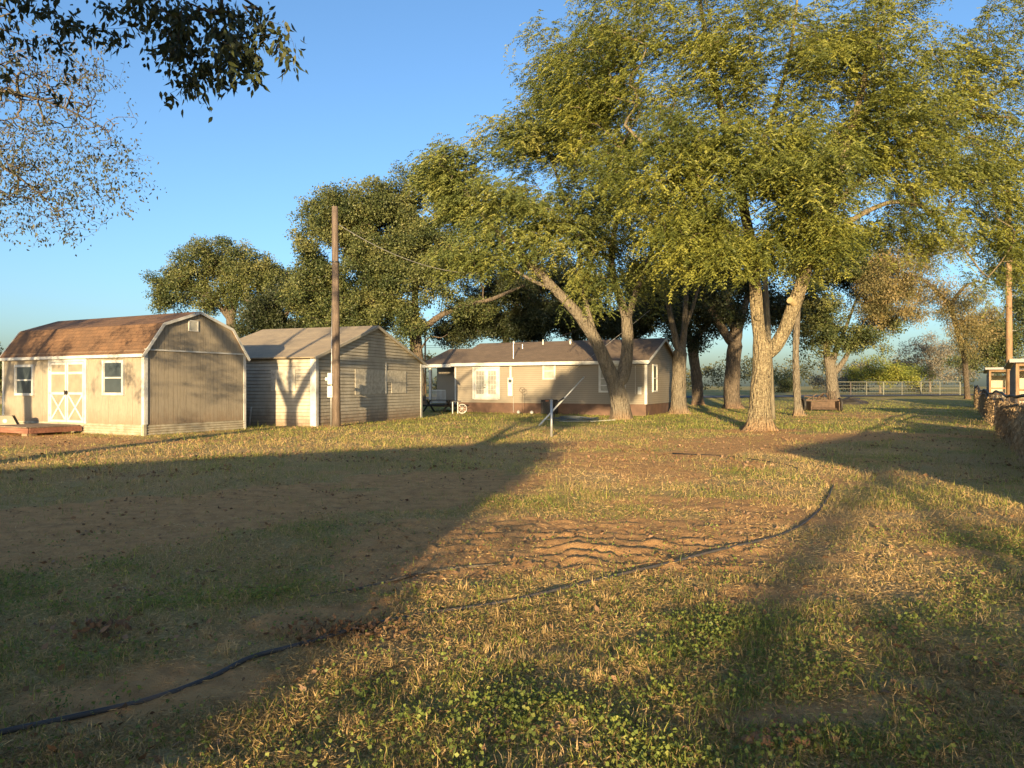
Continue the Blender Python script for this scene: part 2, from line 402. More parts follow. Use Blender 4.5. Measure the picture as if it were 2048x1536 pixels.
# ------------------------------------------------------------------ ground cover
def blades(pos, h, w, lean, seg, az=None, spread=1.0):
    """curved blades; returns V, faces(list), count"""
    n = len(pos); az = rng.uniform(0, 2*math.pi, n) if az is None else az
    side = rng.uniform(0, 2*math.pi, n)
    d = np.stack([np.cos(az), np.sin(az), np.zeros(n)], -1); s = np.stack([np.cos(side), np.sin(side), np.zeros(n)], -1)
    up = np.array([0, 0, 1.])
    Vs = []
    ks = [(0, 1.0)] + ([(.5, .8)] if seg == 2 else []) + [(1, 0)]
    for t_, wf in ks:
        c = pos+up*(h*t_*np.cos(lean*t_))[:, None]+d*(h*t_*np.sin(lean*t_)*spread)[:, None]
        if wf: Vs += [c-s*(w*wf/2)[:, None], c+s*(w*wf/2)[:, None]]
        else: Vs += [c]
    k = len(Vs); V = np.stack(Vs, 1).reshape(-1, 3); b = np.arange(n)[:, None]*k
    if seg == 2: return V, [b+np.array([[0, 1, 3, 2]]), b+np.array([[2, 3, 4]])]
    return V, [b+np.array([[0, 1, 2]])]
def scatter(n, r0, r1, half=40, power=1.0):
    u = rng.random(n); r = r0*(r1/r0)**(u**power)
    th = R(1)*rng.uniform(-half, half, n)
    return r*np.sin(th), r*np.cos(th), r
PIPE = [(-260,1555),(-120,1510),(0,1474),(90,1452),(200,1424),(300,1400),(400,1366),(450,1342),(500,1314),(600,1291),(680,1268),(760,1247),(850,1228),(950,1214),(1050,1196),(1150,1172),(1280,1142),(1360,1122),(1440,1100),(1510,1084),(1560,1070),(1605,1050),(1640,1020),(1660,990),(1668,965)]
pipeW = np.array([G(a, b)[:2] for a, b in PIPE])
def near_pipe(x, y):
    m = np.full(len(x), 9.)
    for i in range(len(pipeW)-1):
        a, b = pipeW[i], pipeW[i+1]; ab = b-a
        t_ = np.clip(((x-a[0])*ab[0]+(y-a[1])*ab[1])/(ab@ab), 0, 1)
        m = np.minimum(m, np.hypot(x-a[0]-t_*ab[0], y-a[1]-t_*ab[1]))
    return m
def foot(x, y):                                    # inside a building's footprint
    out = np.zeros(len(x), bool)
    for (ox, oy), (ux, uy), x0, x1, y0, y1 in (((-11.65, 22.5), (.891, -.453), -7.9, 0, 0, 4.1), ((-7.66, 27.7), (.939, -.344), -6, 0, 0, 8.9), ((7.31, 38.6), (.902, -.433), -14.4, .1, -.1, 7.1)):
        a = (x-ox)*ux+(y-oy)*uy; b = -(x-ox)*uy+(y-oy)*ux
        out |= (a > x0) & (a < x1) & (b > y0) & (b < y1)
    return out
def cover(name, mat, n, r0, r1, kind, hh, ww, lean0, seg, label, power=1.0, grow=0):
    x, y, r = scatter(n, r0, r1, 41, power)
    d, g = fields(x, y)
    pn = fbm(x*2.6, y*2.6, 123, 3)
    if kind == 'dry': p = np.clip((1.0-d*1.15)*(1.05-.75*g), .02, 1)*np.clip((pn-.36)*3.2, .06, 1)
    elif kind == 'green': p = np.clip(g*1.1+.05, 0, 1)*np.clip(1-.9*d, .03, 1)*np.clip((pn-.2)*2.2, .15, 1)
    keep = (rng.random(n) < p) & (near_pipe(x, y) > .018) & ~foot(x, y)
    x, y, r, g = x[keep], y[keep], r[keep], g[keep]; n = len(x)
    tall = (.55+.9*fbm(x*1.7, y*1.7, 222, 3))
    sc = (1+grow*r)
    h = hh*rng.lognormal(0, .38, n)*tall*np.minimum(sc, 2.0); w = ww*rng.uniform(.7, 1.3, n)*sc
    z = gheight(x, y)-.006
    lean = np.clip(rng.normal(lean0, .4, n), 0, 1.5)
    V, Fc = blades(np.stack([x, y, z], -1), h, w, lean, seg)
    tv = np.repeat(np.clip(rng.normal(.45, .27, n), 0, 1), V.shape[0]//n)
    o = np_mesh(name, V, Fc, M[mat], tint=tv)
    return tag(o, label, 'grass', kind='stuff')
cover('dry_grass', 'grass_dry', 420000, 2.3, 11, 'dry', .030, .0032, 1.1, 2, 'dry straw-coloured grass over the near yard', 1.0, .05)
cover('dry_turf', 'grass_dry', 230000, 10, 60, 'dry', .040, .0050, .7, 1, 'short dry turf across the middle of the yard', 1.0, .055)
cover('green_grass', 'grass_green', 330000, 2.3, 11, 'green', .034, .0034, .85, 2, 'patches of green grass in the near yard', 1.0, .05)
cover('lawn_turf', 'grass_green', 260000, 10, 75, 'green', .048, .0052, .6, 1, 'yellow-green lawn around the house and trees', .9, .055)

# long tufts
def tufts():
    n = 620; x, y, r = scatter(n, 2.4, 16, 40)
    d, g = fields(x, y); k = (d < .55) & (near_pipe(x, y) > .06); x, y = x[k], y[k]
    m = 13; X = np.repeat(x, m)+rng.normal(0, .022, len(x)*m); Y = np.repeat(y, m)+rng.normal(0, .022, len(x)*m)
    N = len(X); hs = np.repeat(rng.uniform(.03, .10, len(x)), m)*rng.uniform(.5, 1.2, N)
    V, Fc = blades(np.stack([X, Y, gheight(X, Y)-.005], -1), hs, np.full(N, .0045), np.clip(rng.normal(.6, .35, N), 0, 1.4), 2)
    tag(np_mesh('grass_tufts', V, Fc, M['grass_dry'], tint=np.repeat(np.clip(rng.normal(.65, .2, N), 0, 1), 5)), 'taller pale grass tufts standing in the near yard', 'grass', kind='stuff')
tufts()
def kites(pos, L, W, direc, fold=.25):
    """one leaf = kite of two triangles-in-a-quad, direction direc (n,3)"""
    n = len(pos); direc = direc/np.linalg.norm(direc, axis=1, keepdims=True)
    q = rng.normal(size=(n, 3)); s = np.cross(direc, q); s /= np.linalg.norm(s, axis=1, keepdims=True)+1e-9
    nn = np.cross(direc, s)
    L = np.broadcast_to(L, (n,))[:, None]; W = np.broadcast_to(W, (n,))[:, None]
    a = pos; t_ = pos+direc*L; mid = pos+direc*L*.42
    V = np.stack([a, mid+s*W/2+nn*W*fold, t_, mid-s*W/2+nn*W*fold], 1).reshape(-1, 3)
    return V, np.arange(n*4).reshape(-1, 4)
def ground_leaves(name, mat, n, r0, r1, L0, flat, pfun, label, lift, W=.8, cl=1, cat='ground cover', grow=0):
    x, y, r = scatter(n, r0, r1, 41)
    k = rng.random(n) < pfun(x, y); k &= (near_pipe(x, y) > .02) & ~foot(x, y); x, y, r = x[k], y[k], r[k]
    x = np.repeat(x, cl)+rng.normal(0, .03, len(x)*cl); y = np.repeat(y, cl)+rng.normal(0, .03, len(y)*cl); r = np.repeat(r, cl)
    n = len(x); z = gheight(x, y)+rng.random(n)*lift+.002
    dr = rng.normal(size=(n, 3)); dr[:, 2] = np.abs(dr[:, 2])*flat
    L = L0*rng.uniform(.45, 1.4, n)*(1+grow*r)
    V, Fc = kites(np.stack([x, y, z], -1), L, L*W, dr, .2)
    o = np_mesh(name, V, Fc, M[mat], tint=np.clip(rng.normal(.5, .25, n), 0, 1))
    return tag(o, label, cat, kind='stuff')
def thatch():
    n = 430000; x, y, r = scatter(n, 2.3, 26, 41); d, g = fields(x, y)
    k = (rng.random(n) < np.clip(1.0-.9*d, np.where((x < 0) & (y > 4), .30, .07), 1)*np.clip((fbm(x*3.3, y*3.3, 71, 3)-.22)*2.4, .15, 1)) & (near_pipe(x, y) > .012); x, y, r = x[k], y[k], r[k]; n = len(x)
    dr = rng.normal(size=(n, 3)); dr[:, 2] = rng.normal(.05, .22, n); L = rng.uniform(.015, .06, n)
    V, Fc = kites(np.stack([x, y, gheight(x, y)+.003+rng.random(n)*.010], -1), L, .0035*(1+.09*r), dr, .1)
    tag(np_mesh('straw_thatch', V, Fc, M['grass_dry'], tint=np.clip(rng.normal(.35, .3, n), 0, 1)), 'matted broken straw lying over the near soil', 'thatch', kind='stuff')
thatch()
def pclover(x, y):
    d, g = fields(x, y)
    return (np.clip((g-.3)*1.0, 0, .7)*np.clip((fbm(x*4, y*4, 66, 4)-.36)*3.2, 0, 1)+.02)*(y < 9)
ground_leaves('clover_weeds', 'clover', 62000, 2.4, 9, .020, .5, pclover, 'low green broad-leaved weeds in the near grass', .05, .9, 5)
def plit(x, y):
    return np.clip((fbm(x*1.3, y*1.3, 444, 4)-.42)*4, .05, 1)*np.where(y > 12, .8, .6)
ground_leaves('fallen_leaves', 'litter', 16000, 2.4, 18, .040, .3, plit, 'brown fallen leaves scattered over the near ground', .012, .6, 1, grow=.02)
ground_leaves('leaf_litter', 'litter', 22000, 14, 60, .07, .4, plit, 'pale fallen leaves under the trees and by the sheds', .02, .7, 1)
def cluster(cx, cy, n, sx, sy, name, label, L=.075):
    x = rng.normal(cx, sx, n); y = rng.normal(cy, sy, n); z = gheight(x, y)+rng.random(n)*.05+.004
    dr = rng.normal(size=(n, 3)); dr[:, 2] = np.abs(dr[:, 2])*.8
    V, Fc = kites(np.stack([x, y, z], -1), L*rng.uniform(.5, 1.2, n), L*.5*rng.uniform(.6, 1.1, n), dr, .5)
    tag(np_mesh(name, V, Fc, M['litter'], tint=np.clip(rng.normal(.45, .2, n), 0, 1)), label, 'leaf heap', kind='stuff')
g0 = G(705, 1268); cluster(g0[0], g0[1], 260, .22, .10, 'dead_leaf_heap', 'curled dead brown leaves heaped against the black pipe', .05)
g0 = G(200, 1265); cluster(g0[0], g0[1], 60, .12, .08, 'dead_leaf_patch', 'small patch of grey dead leaves in the shaded grass')
# clods
mb = MB()
x, y, r = scatter(1500, 2.4, 14, 40); d, g = fields(x, y); k = rng.random(len(x)) < d*.8+.04
for i, (a, b) in enumerate(zip(x[k], y[k])):
    z = float(gheight(np.array([a]), np.array([b]))[0]); mb.lump((a, b, z), random.uniform(.003, .011)*(1.6 if i % 23 == 0 else 1), i, .5)
g0 = G(1560, 1478)
for i in range(26):
    mb.lump((g0[0]+random.gauss(0, .09), g0[1]+random.gauss(0, .04), .015), random.uniform(.012, .035), 900+i, .8)
tag(mb.build('soil_clods', paint('clod_soil', (.27, .14, .065), .95, .3)), 'small red-brown soil clods on bare ground', 'soil clods', kind='stuff')
# black pipe
pts = []
for i in range(len(pipeW)-1):
    for s in np.linspace(0, 1, 8, endpoint=False):
        p = pipeW[i]*(1-s)+pipeW[i+1]*s; pts.append(p)
pts = np.array(pts); 
ker = np.ones(9)/9
sx = np.convolve(np.pad(pts[:, 0], 4, 'edge'), ker, 'valid'); sy = np.convolve(np.pad(pts[:, 1], 4, 'edge'), ker, 'valid')
zz = gheight(sx, sy); zz = np.convolve(np.pad(zz, 10, 'edge'), np.ones(21)/21, 'valid')
mb = MB(); mb.tube([(a, b, c+.009+.005*math.sin(i*.11)) for i, (a, b, c) in enumerate(zip(sx, sy, zz))], .014, 10)
tag(mb.build('irrigation_pipe', paint('black_poly_pipe', (.050, .047, .045), .6, .3, damt=.5, dirt=(.16, .10, .06), scale=4), smooth=True),
    'long black plastic pipe snaking across the foreground grass', 'pipe')
# old twig / rope lying on bare soil
mb = MB()
q = [G(*p) for p in ((610,1195),(720,1178),(830,1150),(900,1140),(960,1131),(1010,1128))]
mb.tube([(a[0], a[1], float(gheight(a[:1], a[1:2])[0])+.012) for a in q], [.006,.011,.013,.012,.010,.005], 7)
tag(mb.build('dead_branch', M['bark_thin'], smooth=True), 'thin dry stick lying on the bare soil', 'stick')
mb = MB(); q = [G(*p) for p in ((1345,908),(1420,912),(1480,917),(1530,924),(1570,930),(1595,938))]
mb.tube([(a[0], a[1], .015) for a in q], .018, 6)
tag(mb.build('dark_cable', M['black'], smooth=True), 'thin dark cable lying on the orange ground mid-yard', 'cable')

# ------------------------------------------------------------------ trees
def grow_tree(limbs, targets, step=.55, tip=.010, expo=2.25, jit=.07, wander=.0):
    pos = []; par = []; rad = []; isl = []
    for pl, r0, r1 in limbs:
        pl = np.array(pl, float); seg = np.linalg.norm(np.diff(pl, axis=0), axis=1); L = seg.sum()
        n = max(3, int(L/.35)); s = np.linspace(0, L, n+1); cs = np.concatenate([[0], np.cumsum(seg)])
        q = np.stack([np.interp(s, cs, pl[:, k]) for k in range(3)], -1)
        if n > 6:
            for _ in range(3): q[1:-1] = (q[:-2]+2*q[1:-1]+q[2:])/4
        if pos:
            A = np.array(pos); j = int(np.argmin(np.linalg.norm(A-q[0], axis=1)))
            q[0] = A[j]; start = 1; prev = j
        else: start = 0; prev = -1
        for i in range(start, n+1):
            pos.append(q[i]); par.append(prev); rad.append(r0+(r1-r0)*i/n); isl.append(True); prev = len(pos)-1
    nl = len(pos)
    if len(targets):
        A = np.array(pos); T = np.asarray(targets)
        d0 = np.array([np.min(np.linalg.norm(A-t_, axis=1)) for t_ in T])
        cap = nl+len(T)*40; PA = np.zeros((cap, 3)); PA[:nl] = A; cnt = nl
        rd = np.array(rad); zlow = A[:, 2].min()+.30*(A[:, 2].max()-A[:, 2].min())
        for t_ in T[np.argsort(d0)]:
            dd = np.linalg.norm(PA[:cnt]-t_, axis=1)
            pen = np.clip(PA[:cnt, 2]-t_[2], 0, None)*.35+(PA[:cnt, 2] < zlow)*3.0
            j = int(np.argmin(dd+pen)); a = PA[j].copy(); D = dd[j]
            n = max(2, int(D/step)); up = np.array([0, 0, 1.])
            pd = a-(PA[par[j]] if par[j] >= 0 else a-up); pd /= np.linalg.norm(pd)+1e-9
            c = a+(t_-a)*.45+pd*D*.18+up*D*.10
            prev = j
            for i in range(1, n+1):
                s = i/n; p = a*(1-s)**2+2*c*s*(1-s)+t_*s*s
                if i < n: p = p+rng.normal(0, jit*min(1, D*.3), 3)
                if cnt >= cap: break
                PA[cnt] = p; par.append(prev); rad.append(0); isl.append(False); prev = cnt; cnt += 1
        pos = PA[:cnt]
    pos = np.array(pos); N = len(pos); par = np.array(par)
    acc = np.zeros(N); nch = np.zeros(N, int)
    for i in range(N-1, -1, -1):
        if nch[i] == 0: acc[i] = max(acc[i], tip**expo)
        if par[i] >= 0: acc[par[i]] += acc[i]*1.02; nch[par[i]] += 1
    r = acc**(1/expo)
    for i in range(N):
        if isl[i]: r[i] = rad[i]
        elif par[i] >= 0: r[i] = min(r[i], r[par[i]]*.92)
    return pos, par, r, np.array(isl)
def tree_tubes(pos, par, r, flare=1.0, lump=.06, seed=0):
    N = len(pos); ch = [[] for _ in range(N)]
    for i in range(N):
        if par[i] >= 0: ch[par[i]].append(i)
    V = []; Fq = []; nv = 0
    stack = [(0, None)]
    z0 = pos[0][2]
    while stack:
        s, pr = stack.pop(); chain = ([pr] if pr is not None else [])+[s]; cur = s
        while ch[cur]:
            kids = sorted(ch[cur], key=lambda k: -r[k]); 
            for k in kids[1:]: stack.append((k, cur))
            cur = kids[0]; chain.append(cur)
        if len(chain) < 2: continue
        p = pos[chain]; rr = r[chain].copy()
        if pr is not None: rr[0] = min(rr[0], rr[1]*1.15)
        big = rr.max(); k = 18 if big > .15 else (9 if big > .06 else (5 if big > .025 else 3))
        if big > .15 and len(p) > 3:       # finer rings on thick limbs
            s0 = np.arange(len(p)); s1 = np.linspace(0, len(p)-1, len(p)*3-2)
            p = np.stack([np.interp(s1, s0, p[:, q]) for q in range(3)], -1); rr = np.interp(s1, s0, rr)
            for _ in range(2): p[1:-1] = (p[:-2]+2*p[1:-1]+p[2:])/4
        d = np.gradient(p, axis=0); d /= np.linalg.norm(d, axis=1, keepdims=True)+1e-9
        u = np.array([1., .1, 0]); ang = np.arange(k)*2*math.pi/k; rings = []
        for i in range(len(p)):
            u = u-d[i]*(u@d[i]); nu = np.linalg.norm(u); u = u/nu if nu > 1e-6 else np.array([0, 1., 0]); w = np.cross(d[i], u)
            rad = np.full(k, rr[i])
            if k == 18:
                rad = rad*(1+lump*2*(vnoise(ang*1.6+seed, np.full(k, p[i][2]*1.3), 9)-.5)+lump*1.4*(vnoise(ang*5+seed, np.full(k, p[i][2]*3.5), 19)-.5))
                if pr is None:
                    hgt = p[i][2]-z0
                    rad = rad*(1+flare*math.exp(-hgt/.28)*(.55+.45*np.cos(ang*5+seed)*1.0+.3*np.cos(ang*3+1)))
            rings.append(p[i]+(np.cos(ang)[:, None]*u+np.sin(ang)[:, None]*w)*rad[:, None])
        V.append(np.concatenate(rings)); n = len(p)
        i = np.arange(n-1)[:, None]*k; j = np.arange(k)[None]; j2 = (j+1) % k
        Fq.append((np.stack([i+j, i+j2, i+k+j2, i+k+j], -1)+nv).reshape(-1, 4)); nv += n*k
    return np.concatenate(V), np.concatenate(Fq)
def lobe_points(lobes, gap=.46, gscale=.45, seed=0):
    """lobes: (px,py,Y, rx_px, rz_px, ry_m, n)"""
    out = []
    for (px, py, Y, rx, rz, ry, n) in lobes:
        c = P(px, py, Y); a = rx/F*Y; b = rz/F*Y
        m = int(n*3); q = rng.normal(size=(m, 3)); q /= np.linalg.norm(q, axis=1, keepdims=True)
        rr = rng.random(m)**.42
        # angular lumpiness so that outlines are uneven
        rr *= .82+.45*(vnoise(q[:, 0]*2.4+seed+px*.01, q[:, 2]*2.4+q[:, 1]*1.3, 5)-.3)
        p = c+q*rr[:, None]*np.array([a, ry, b])
        g = .5*vnoise(p[:, 0]/gscale/2.2+seed, p[:, 2]/gscale/2.2, 3)+.5*vnoise(p[:, 1]/gscale/2.2, p[:, 2]/gscale/2.2+p[:, 0]*.4, 7)
        out.append(p[g > gap][:n])
    return np.concatenate(out)
def fronds(cent, rc, nf, nl, Lr, L, W, droop=.5):
    """compound leaves: leaflets in two rows on an arching stalk"""
    n = len(cent)*nf; c = np.repeat(cent, nf, 0)+rng.normal(0, 1, (n, 3))*rc*np.array([1, 1, .75])
    az = rng.uniform(0, 2*math.pi, n); el = rng.normal(-.1, .4, n)
    d = np.stack([np.cos(az)*np.cos(el), np.sin(az)*np.cos(el), np.sin(el)], -1)
    s = np.stack([-np.sin(az), np.cos(az), np.zeros(n)], -1)
    ts = np.linspace(.15, 1, nl//2); P_, D_ = [], []
    Lr_ = Lr*rng.uniform(.7, 1.25, n)
    for t_ in ts:
        b = c+d*(Lr_*t_)[:, None]; b[:, 2] -= droop*Lr_*t_*t_
        for sg in (-1, 1):
            q = d*.55+s*sg*.75+rng.normal(0, .12, (n, 3)); q[:, 2] -= .35
            P_.append(b); D_.append(q)
    Pp = np.stack(P_, 1).reshape(-1, 3); Dd = np.stack(D_, 1).reshape(-1, 3)
    tint = np.repeat(np.clip(rng.normal(.45, .22, n), 0, 1), len(ts)*2)
    V, Fq = kites(Pp, L*rng.uniform(.75, 1.2, len(Pp)), W*rng.uniform(.8, 1.2, len(Pp)), Dd, .12)
    return V, Fq, np.clip(tint+rng.normal(0, .08, len(tint)), 0, 1)
def sprays(cent, hub, ln, nf, nl, Lr, L, W, droop=.5):
    n = len(cent); out = cent-hub; out[:, 2] *= .6; out /= np.linalg.norm(out, axis=1, keepdims=True)+1e-9
    out = out+rng.normal(0, .45, (n, 3)); out[:, 2] = out[:, 2]*.6+.10; out /= np.linalg.norm(out, axis=1, keepdims=True)
    side = np.cross(out, np.array([0, 0, 1.])); side /= np.linalg.norm(side, axis=1, keepdims=True)+1e-9
    Pp, Dd, Tt = [], [], []; base_t = np.clip(rng.normal(.45, .28, n), 0, 1)
    for f in range(nf):
        t_ = (f+.5)/nf; sg = 1 if f % 2 else -1
        b0 = cent+out*(ln*(t_-.5))+rng.normal(0, .16, (n, 3)); b0[:, 2] -= .25*t_*t_*ln
        az = rng.normal(0, .5, (n, 3)); d = out*.6+side*sg*.8+az*.5; d[:, 2] -= .15; d /= np.linalg.norm(d, axis=1, keepdims=True)
        s2 = np.cross(d, np.array([0, 0, 1.])); s2 /= np.linalg.norm(s2, axis=1, keepdims=True)+1e-9
        lr = Lr*rng.uniform(.7, 1.3, n)
        for k in range(nl//2):
            u = .15+.85*k/max(1, nl//2-1)
            for q in (-1, 1):
                b = b0+d*(lr*u)[:, None]; b[:, 2] -= droop*lr*u*u
                dd = d*.5+s2*q*.7+rng.normal(0, .14, (n, 3)); dd[:, 2] -= .5
                Pp.append(b); Dd.append(dd); Tt.append(np.clip(base_t+(t_-.5)*.25+rng.normal(0, .08, n), 0, 1))
    Pp = np.concatenate(Pp); V, Fq = kites(Pp, L*rng.uniform(.7, 1.2, len(Pp)), W*rng.uniform(.8, 1.2, len(Pp)), np.concatenate(Dd), .12)
    return V, Fq, np.concatenate(Tt)
def leafballs(cent, rc, n, L, W, shell=.5, flat=.8, down=.2):
    m = len(cent)*n; q = rng.normal(size=(m, 3)); q /= np.linalg.norm(q, axis=1, keepdims=True)
    rr = rng.random(m)**shell
    p = np.repeat(cent, n, 0)+q*rr[:, None]*rc*np.array([1, 1, flat])*rng.uniform(.7, 1.2, (m, 1))
    d = q*.5+rng.normal(0, .6, (m, 3)); d[:, 2] -= down
    V, Fq = kites(p, L*rng.uniform(.6, 1.3, m), W*rng.uniform(.6, 1.3, m), d, .2)
    t_ = np.repeat(np.clip(rng.normal(.42, .2, len(cent)), 0, 1), n)+rng.normal(0, .15, m)
    return V, Fq, np.clip(t_, 0, 1)
def tree(name, label, limbs, targets, leaf, lmat, bmat, group=None, flare=1.0, extra=None, tip=.010, cat='tree', jit=.07, step=.55, lump=.06):
    base = np.array(limbs[0][0][0], float)
    root = empty(name, base); tag(root, label, cat, group)
    pos, par, r, isl = grow_tree(limbs, targets, tip=tip, jit=jit, step=step)
    V, Fq = tree_tubes(pos, par, r, flare, lump, seed=base[0])
    o = np_mesh('trunk', V-base, Fq, M[bmat], root, smooth=True)
    if leaf is not None:
        V, Fq, ti = leaf(pos, targets)
        np_mesh('crown', V-base, Fq, M[lmat], root, tint=ti)
    return root
def PP(*pts): return [P(*p) for p in pts]
def base(px, Y, dz=-.08):
    x = (px-CX)/F*Y; return np.array([x, Y, float(gheight(np.array([x]), np.array([Y*1.0]))[0])+dz])

# --- big pecan right of centre
b = base(1517, 25.8)
limbs = [([b, P(1519,815,25.8), P(1522,760,25.8), P(1528,722,25.8), P(1524,690,25.8)], .40, .32),
         ([P(1522,690,25.8), P(1514,640,25.8), P(1512,590,25.9), P(1508,540,26), P(1500,470,26.2), P(1480,380,26.5), P(1450,250,27), P(1420,120,27.5), P(1400,0,28)], .235, .07),
         ([P(1532,715,25.8), P(1558,690,25.6), P(1578,640,25.4), P(1592,600,25.3), P(1606,560,25.2), P(1620,515,25.2), P(1640,440,25), P(1680,340,25), P(1720,200,25.5), P(1750,60,26)], .27, .07),
         ([P(1508,540,26), P(1470,480,25), P(1400,400,24.5), P(1330,330,24.5), P(1250,250,25)], .13, .05),
         ([P(1620,515,25.2), P(1700,440,25.5), P(1780,400,26), P(1850,410,26.5), P(1910,470,27), P(1960,540,27)], .12, .03),
         ([P(1640,440,25), P(1720,360,26), P(1820,270,27), P(1930,220,28), P(2060,150,29)], .13, .04),
         ([P(1480,380,26.5), P(1540,250,27), P(1580,120,27), P(1600,-40,27)], .12, .04)]
lob = [(1260,120,27,160,150,3.2,150),(1480,110,26,190,150,3.2,150),(1720,100,26,200,150,3.2,160),(1940,140,28,170,170,3.2,120),
       (1350,320,24.5,170,130,2.4,170),(1560,330,23.5,180,130,2.4,190),(1760,300,25.5,140,115,2.4,120),(1430,480,24.5,130,75,1.8,95),
       (1600,470,24.5,130,70,1.8,90),(1200,250,28,110,120,2.2,100),(1900,350,27,130,90,2.0,60),(1990,470,28,90,120,2.0,52),(1840,450,27,120,70,2.0,44),(1960,300,28,120,100,2.0,60),(2030,400,28,60,140,2,30),
       (1500,-60,27,400,60,3,70),(1140,150,29,90,120,2,46), (1200,70,29,80,80,2,30),(1110,60,29,50,60,2,10),(1600,180,25,400,160,3,120)]
tg = lobe_points(lob, .37, .9, 1)
tree('pecan_tree', 'big yellow-green tree with forked lichen-spotted trunk and a sawn limb stub', limbs, tg,
     lambda pos, T: sprays(T, P(1570, 420, 27), 1.5, 18, 14, .50, .118, .040, .55), 'leaf_pecan', 'bark_pecan', flare=1.15, tip=.011)
root = bpy.data.objects['pecan_tree']
c = P(1580, 600, 25.02)-b; c2 = P(1594, 612, 25.32)-b
mb = MB(); mb.tube([c2, (c+c2)/2, c], [.13, .125, .12], 14)
o = mb.build('sawn_stub', paint('cut_wood', (.33, .25, .13), .8, .15), root, smooth=False)
c = P(1517, 636, 25.55)-b; mb = MB(); mb.tube([P(1512,636,25.8)-b, c+np.array([.02, -.02, 0]), c+np.array([.03, -.06, 0])], [.16, .12, .085], 12)
mb.build('knot', M['bark_pecan'], root, smooth=True)

# --- front left forked tree
b = base(1242, 34.4)
limbs = [([b, P(1242,820,34.4), P(1238,795,34.3), P(1230,770,34.3)], .48, .40),
         ([P(1232,775,34.3), P(1210,720,34), P(1185,668,34), P(1150,620,33.8), P(1110,580,33.8), P(1080,545,33.8), P(1040,510,33.6), P(980,450,33.5), P(930,380,33.5)], .36, .06),
         ([P(1240,770,34.3), P(1252,735,34.5), P(1256,690,34.6), P(1254,640,34.8)], .33, .27),
         ([P(1254,640,34.8), P(1240,600,35), P(1222,540,35), P(1225,470,35), P(1250,400,35), P(1270,330,35)], .22, .06),
         ([P(1254,645,34.8), P(1266,600,34.6), P(1280,560,34.5), P(1310,490,34), P(1330,420,34)], .18, .05),
         ([P(1196,690,34), P(1180,640,34.3), P(1165,580,34.5), P(1160,500,34.5), P(1130,400,34.5), P(1090,280,34.5)], .16, .05),
         ([P(1110,580,33.8), P(1060,560,33), P(1000,520,33), P(940,510,33)], .10, .03)]
lob = [(960,410,33.5,120,110,2.8,150),(1080,330,34,110,130,2.8,140),(1120,460,33.5,130,80,2.5,120),(970,510,33,110,45,2.2,66),(920,330,34,90,70,2.4,60),(1030,270,35,70,60,2,34),(1150,250,34,90,90,2.5,60),(1250,430,34.5,110,120,2.5,90),
       (1200,560,34,80,50,1.8,30),(880,340,34,60,60,2,26),(1100,180,35,60,80,2,30),(1300,520,34,70,60,2,32),(1180,340,35,110,120,3,80)]
tg = lobe_points(lob, .36, .9, 2)
tree('pecan_tree', 'spreading tree with a long left-leaning limb in front of the house', limbs, tg,
     lambda pos, T: sprays(T, P(1170, 480, 34.5), 1.5, 15, 12, .55, .150, .052, .5), 'leaf_pecan2', 'bark_grey', flare=.5, tip=.012)
# --- tree at the house's right corner
b = base(1357, 41)
limbs = [([b, P(1357,790,41), P(1358,740,41), P(1360,705,41)], .42, .38),
         ([P(1357,705,41), P(1345,650,41), P(1335,600,41), P(1318,540,41), P(1300,490,41)], .2, .06),
         ([P(1363,705,41), P(1370,650,41.2), P(1372,580,41.5), P(1376,500,42), P(1385,420,42)], .2, .06),
         ([P(1370,660,41.2), P(1388,610,41), P(1400,560,41), P(1420,500,40)], .12, .04)]
lob = [(1340,480,41,90,70,2.5,55),(1410,470,41,80,90,2.5,55),(1370,380,42,100,90,3,50),(1300,560,41,50,60,2,14),(1420,570,41,50,40,2,12)]
tree('pecan_tree', 'slim forked tree with orange-lit trunk at the right corner of the house', limbs, lobe_points(lob, .42, .9, 3),
     lambda pos, T: fronds(T, .7, 11, 8, .5, .22, .08, .5), 'leaf_pecan2', 'bark_grey', flare=1.1, tip=.012)
# --- straight slender tree
b = base(1597, 38)
limbs = [([b, P(1594,790,38), P(1591,720,38), P(1594,640,38), P(1600,560,38), P(1604,470,38), P(1600,350,38)], .19, .10),
         ([P(1600,560,38), P(1640,480,38), P(1690,420,38)], .07, .03)]
lob = [(1600,430,38,110,80,3,50),(1680,480,38,90,60,3,40),(1600,330,38,120,80,3,40)]
tree('slender_tree', 'slender straight grey tree beside the rusty farm implement', limbs, lobe_points(lob, .42, .9, 4),
     lambda pos, T: fronds(T, .7, 10, 8, .5, .22, .08, .5), 'leaf_pecan2', 'bark_grey', flare=1.5, tip=.012)
# --- oaks
def oakleaf(rc, n, L): return lambda pos, T: leafballs(T, rc, n, L, L*.62, .45, .75, .1)
b = base(1465, 50)
limbs = [([b, P(1463,780,50), P(1466,730,50), P(1470,690,50)], .55, .50),
         ([P(1466,690,50), P(1440,650,50), P(1410,600,50), P(1380,560,50)], .35, .10),
         ([P(1472,690,50), P(1480,640,50), P(1500,580,51), P(1520,500,52)], .35, .10),
         ([P(1470,680,50), P(1460,620,50), P(1440,540,51), P(1420,470,52)], .25, .08)]
lob = [(1440,600,51,110,70,4,85),(1400,530,52,90,60,4,60),(1500,560,52,90,70,4,60),(1540,630,51,60,40,3,30),(1360,640,51,40,30,3,14)]
tree('live_oak', 'dark oak with a thick trunk directly left of the forked tree', limbs, lobe_points(lob, .40, 1.0, 5), oakleaf(.95, 170, .17), 'leaf_oakdark', 'bark_oak', flare=.8, tip=.02)
b = base(1395, 58)
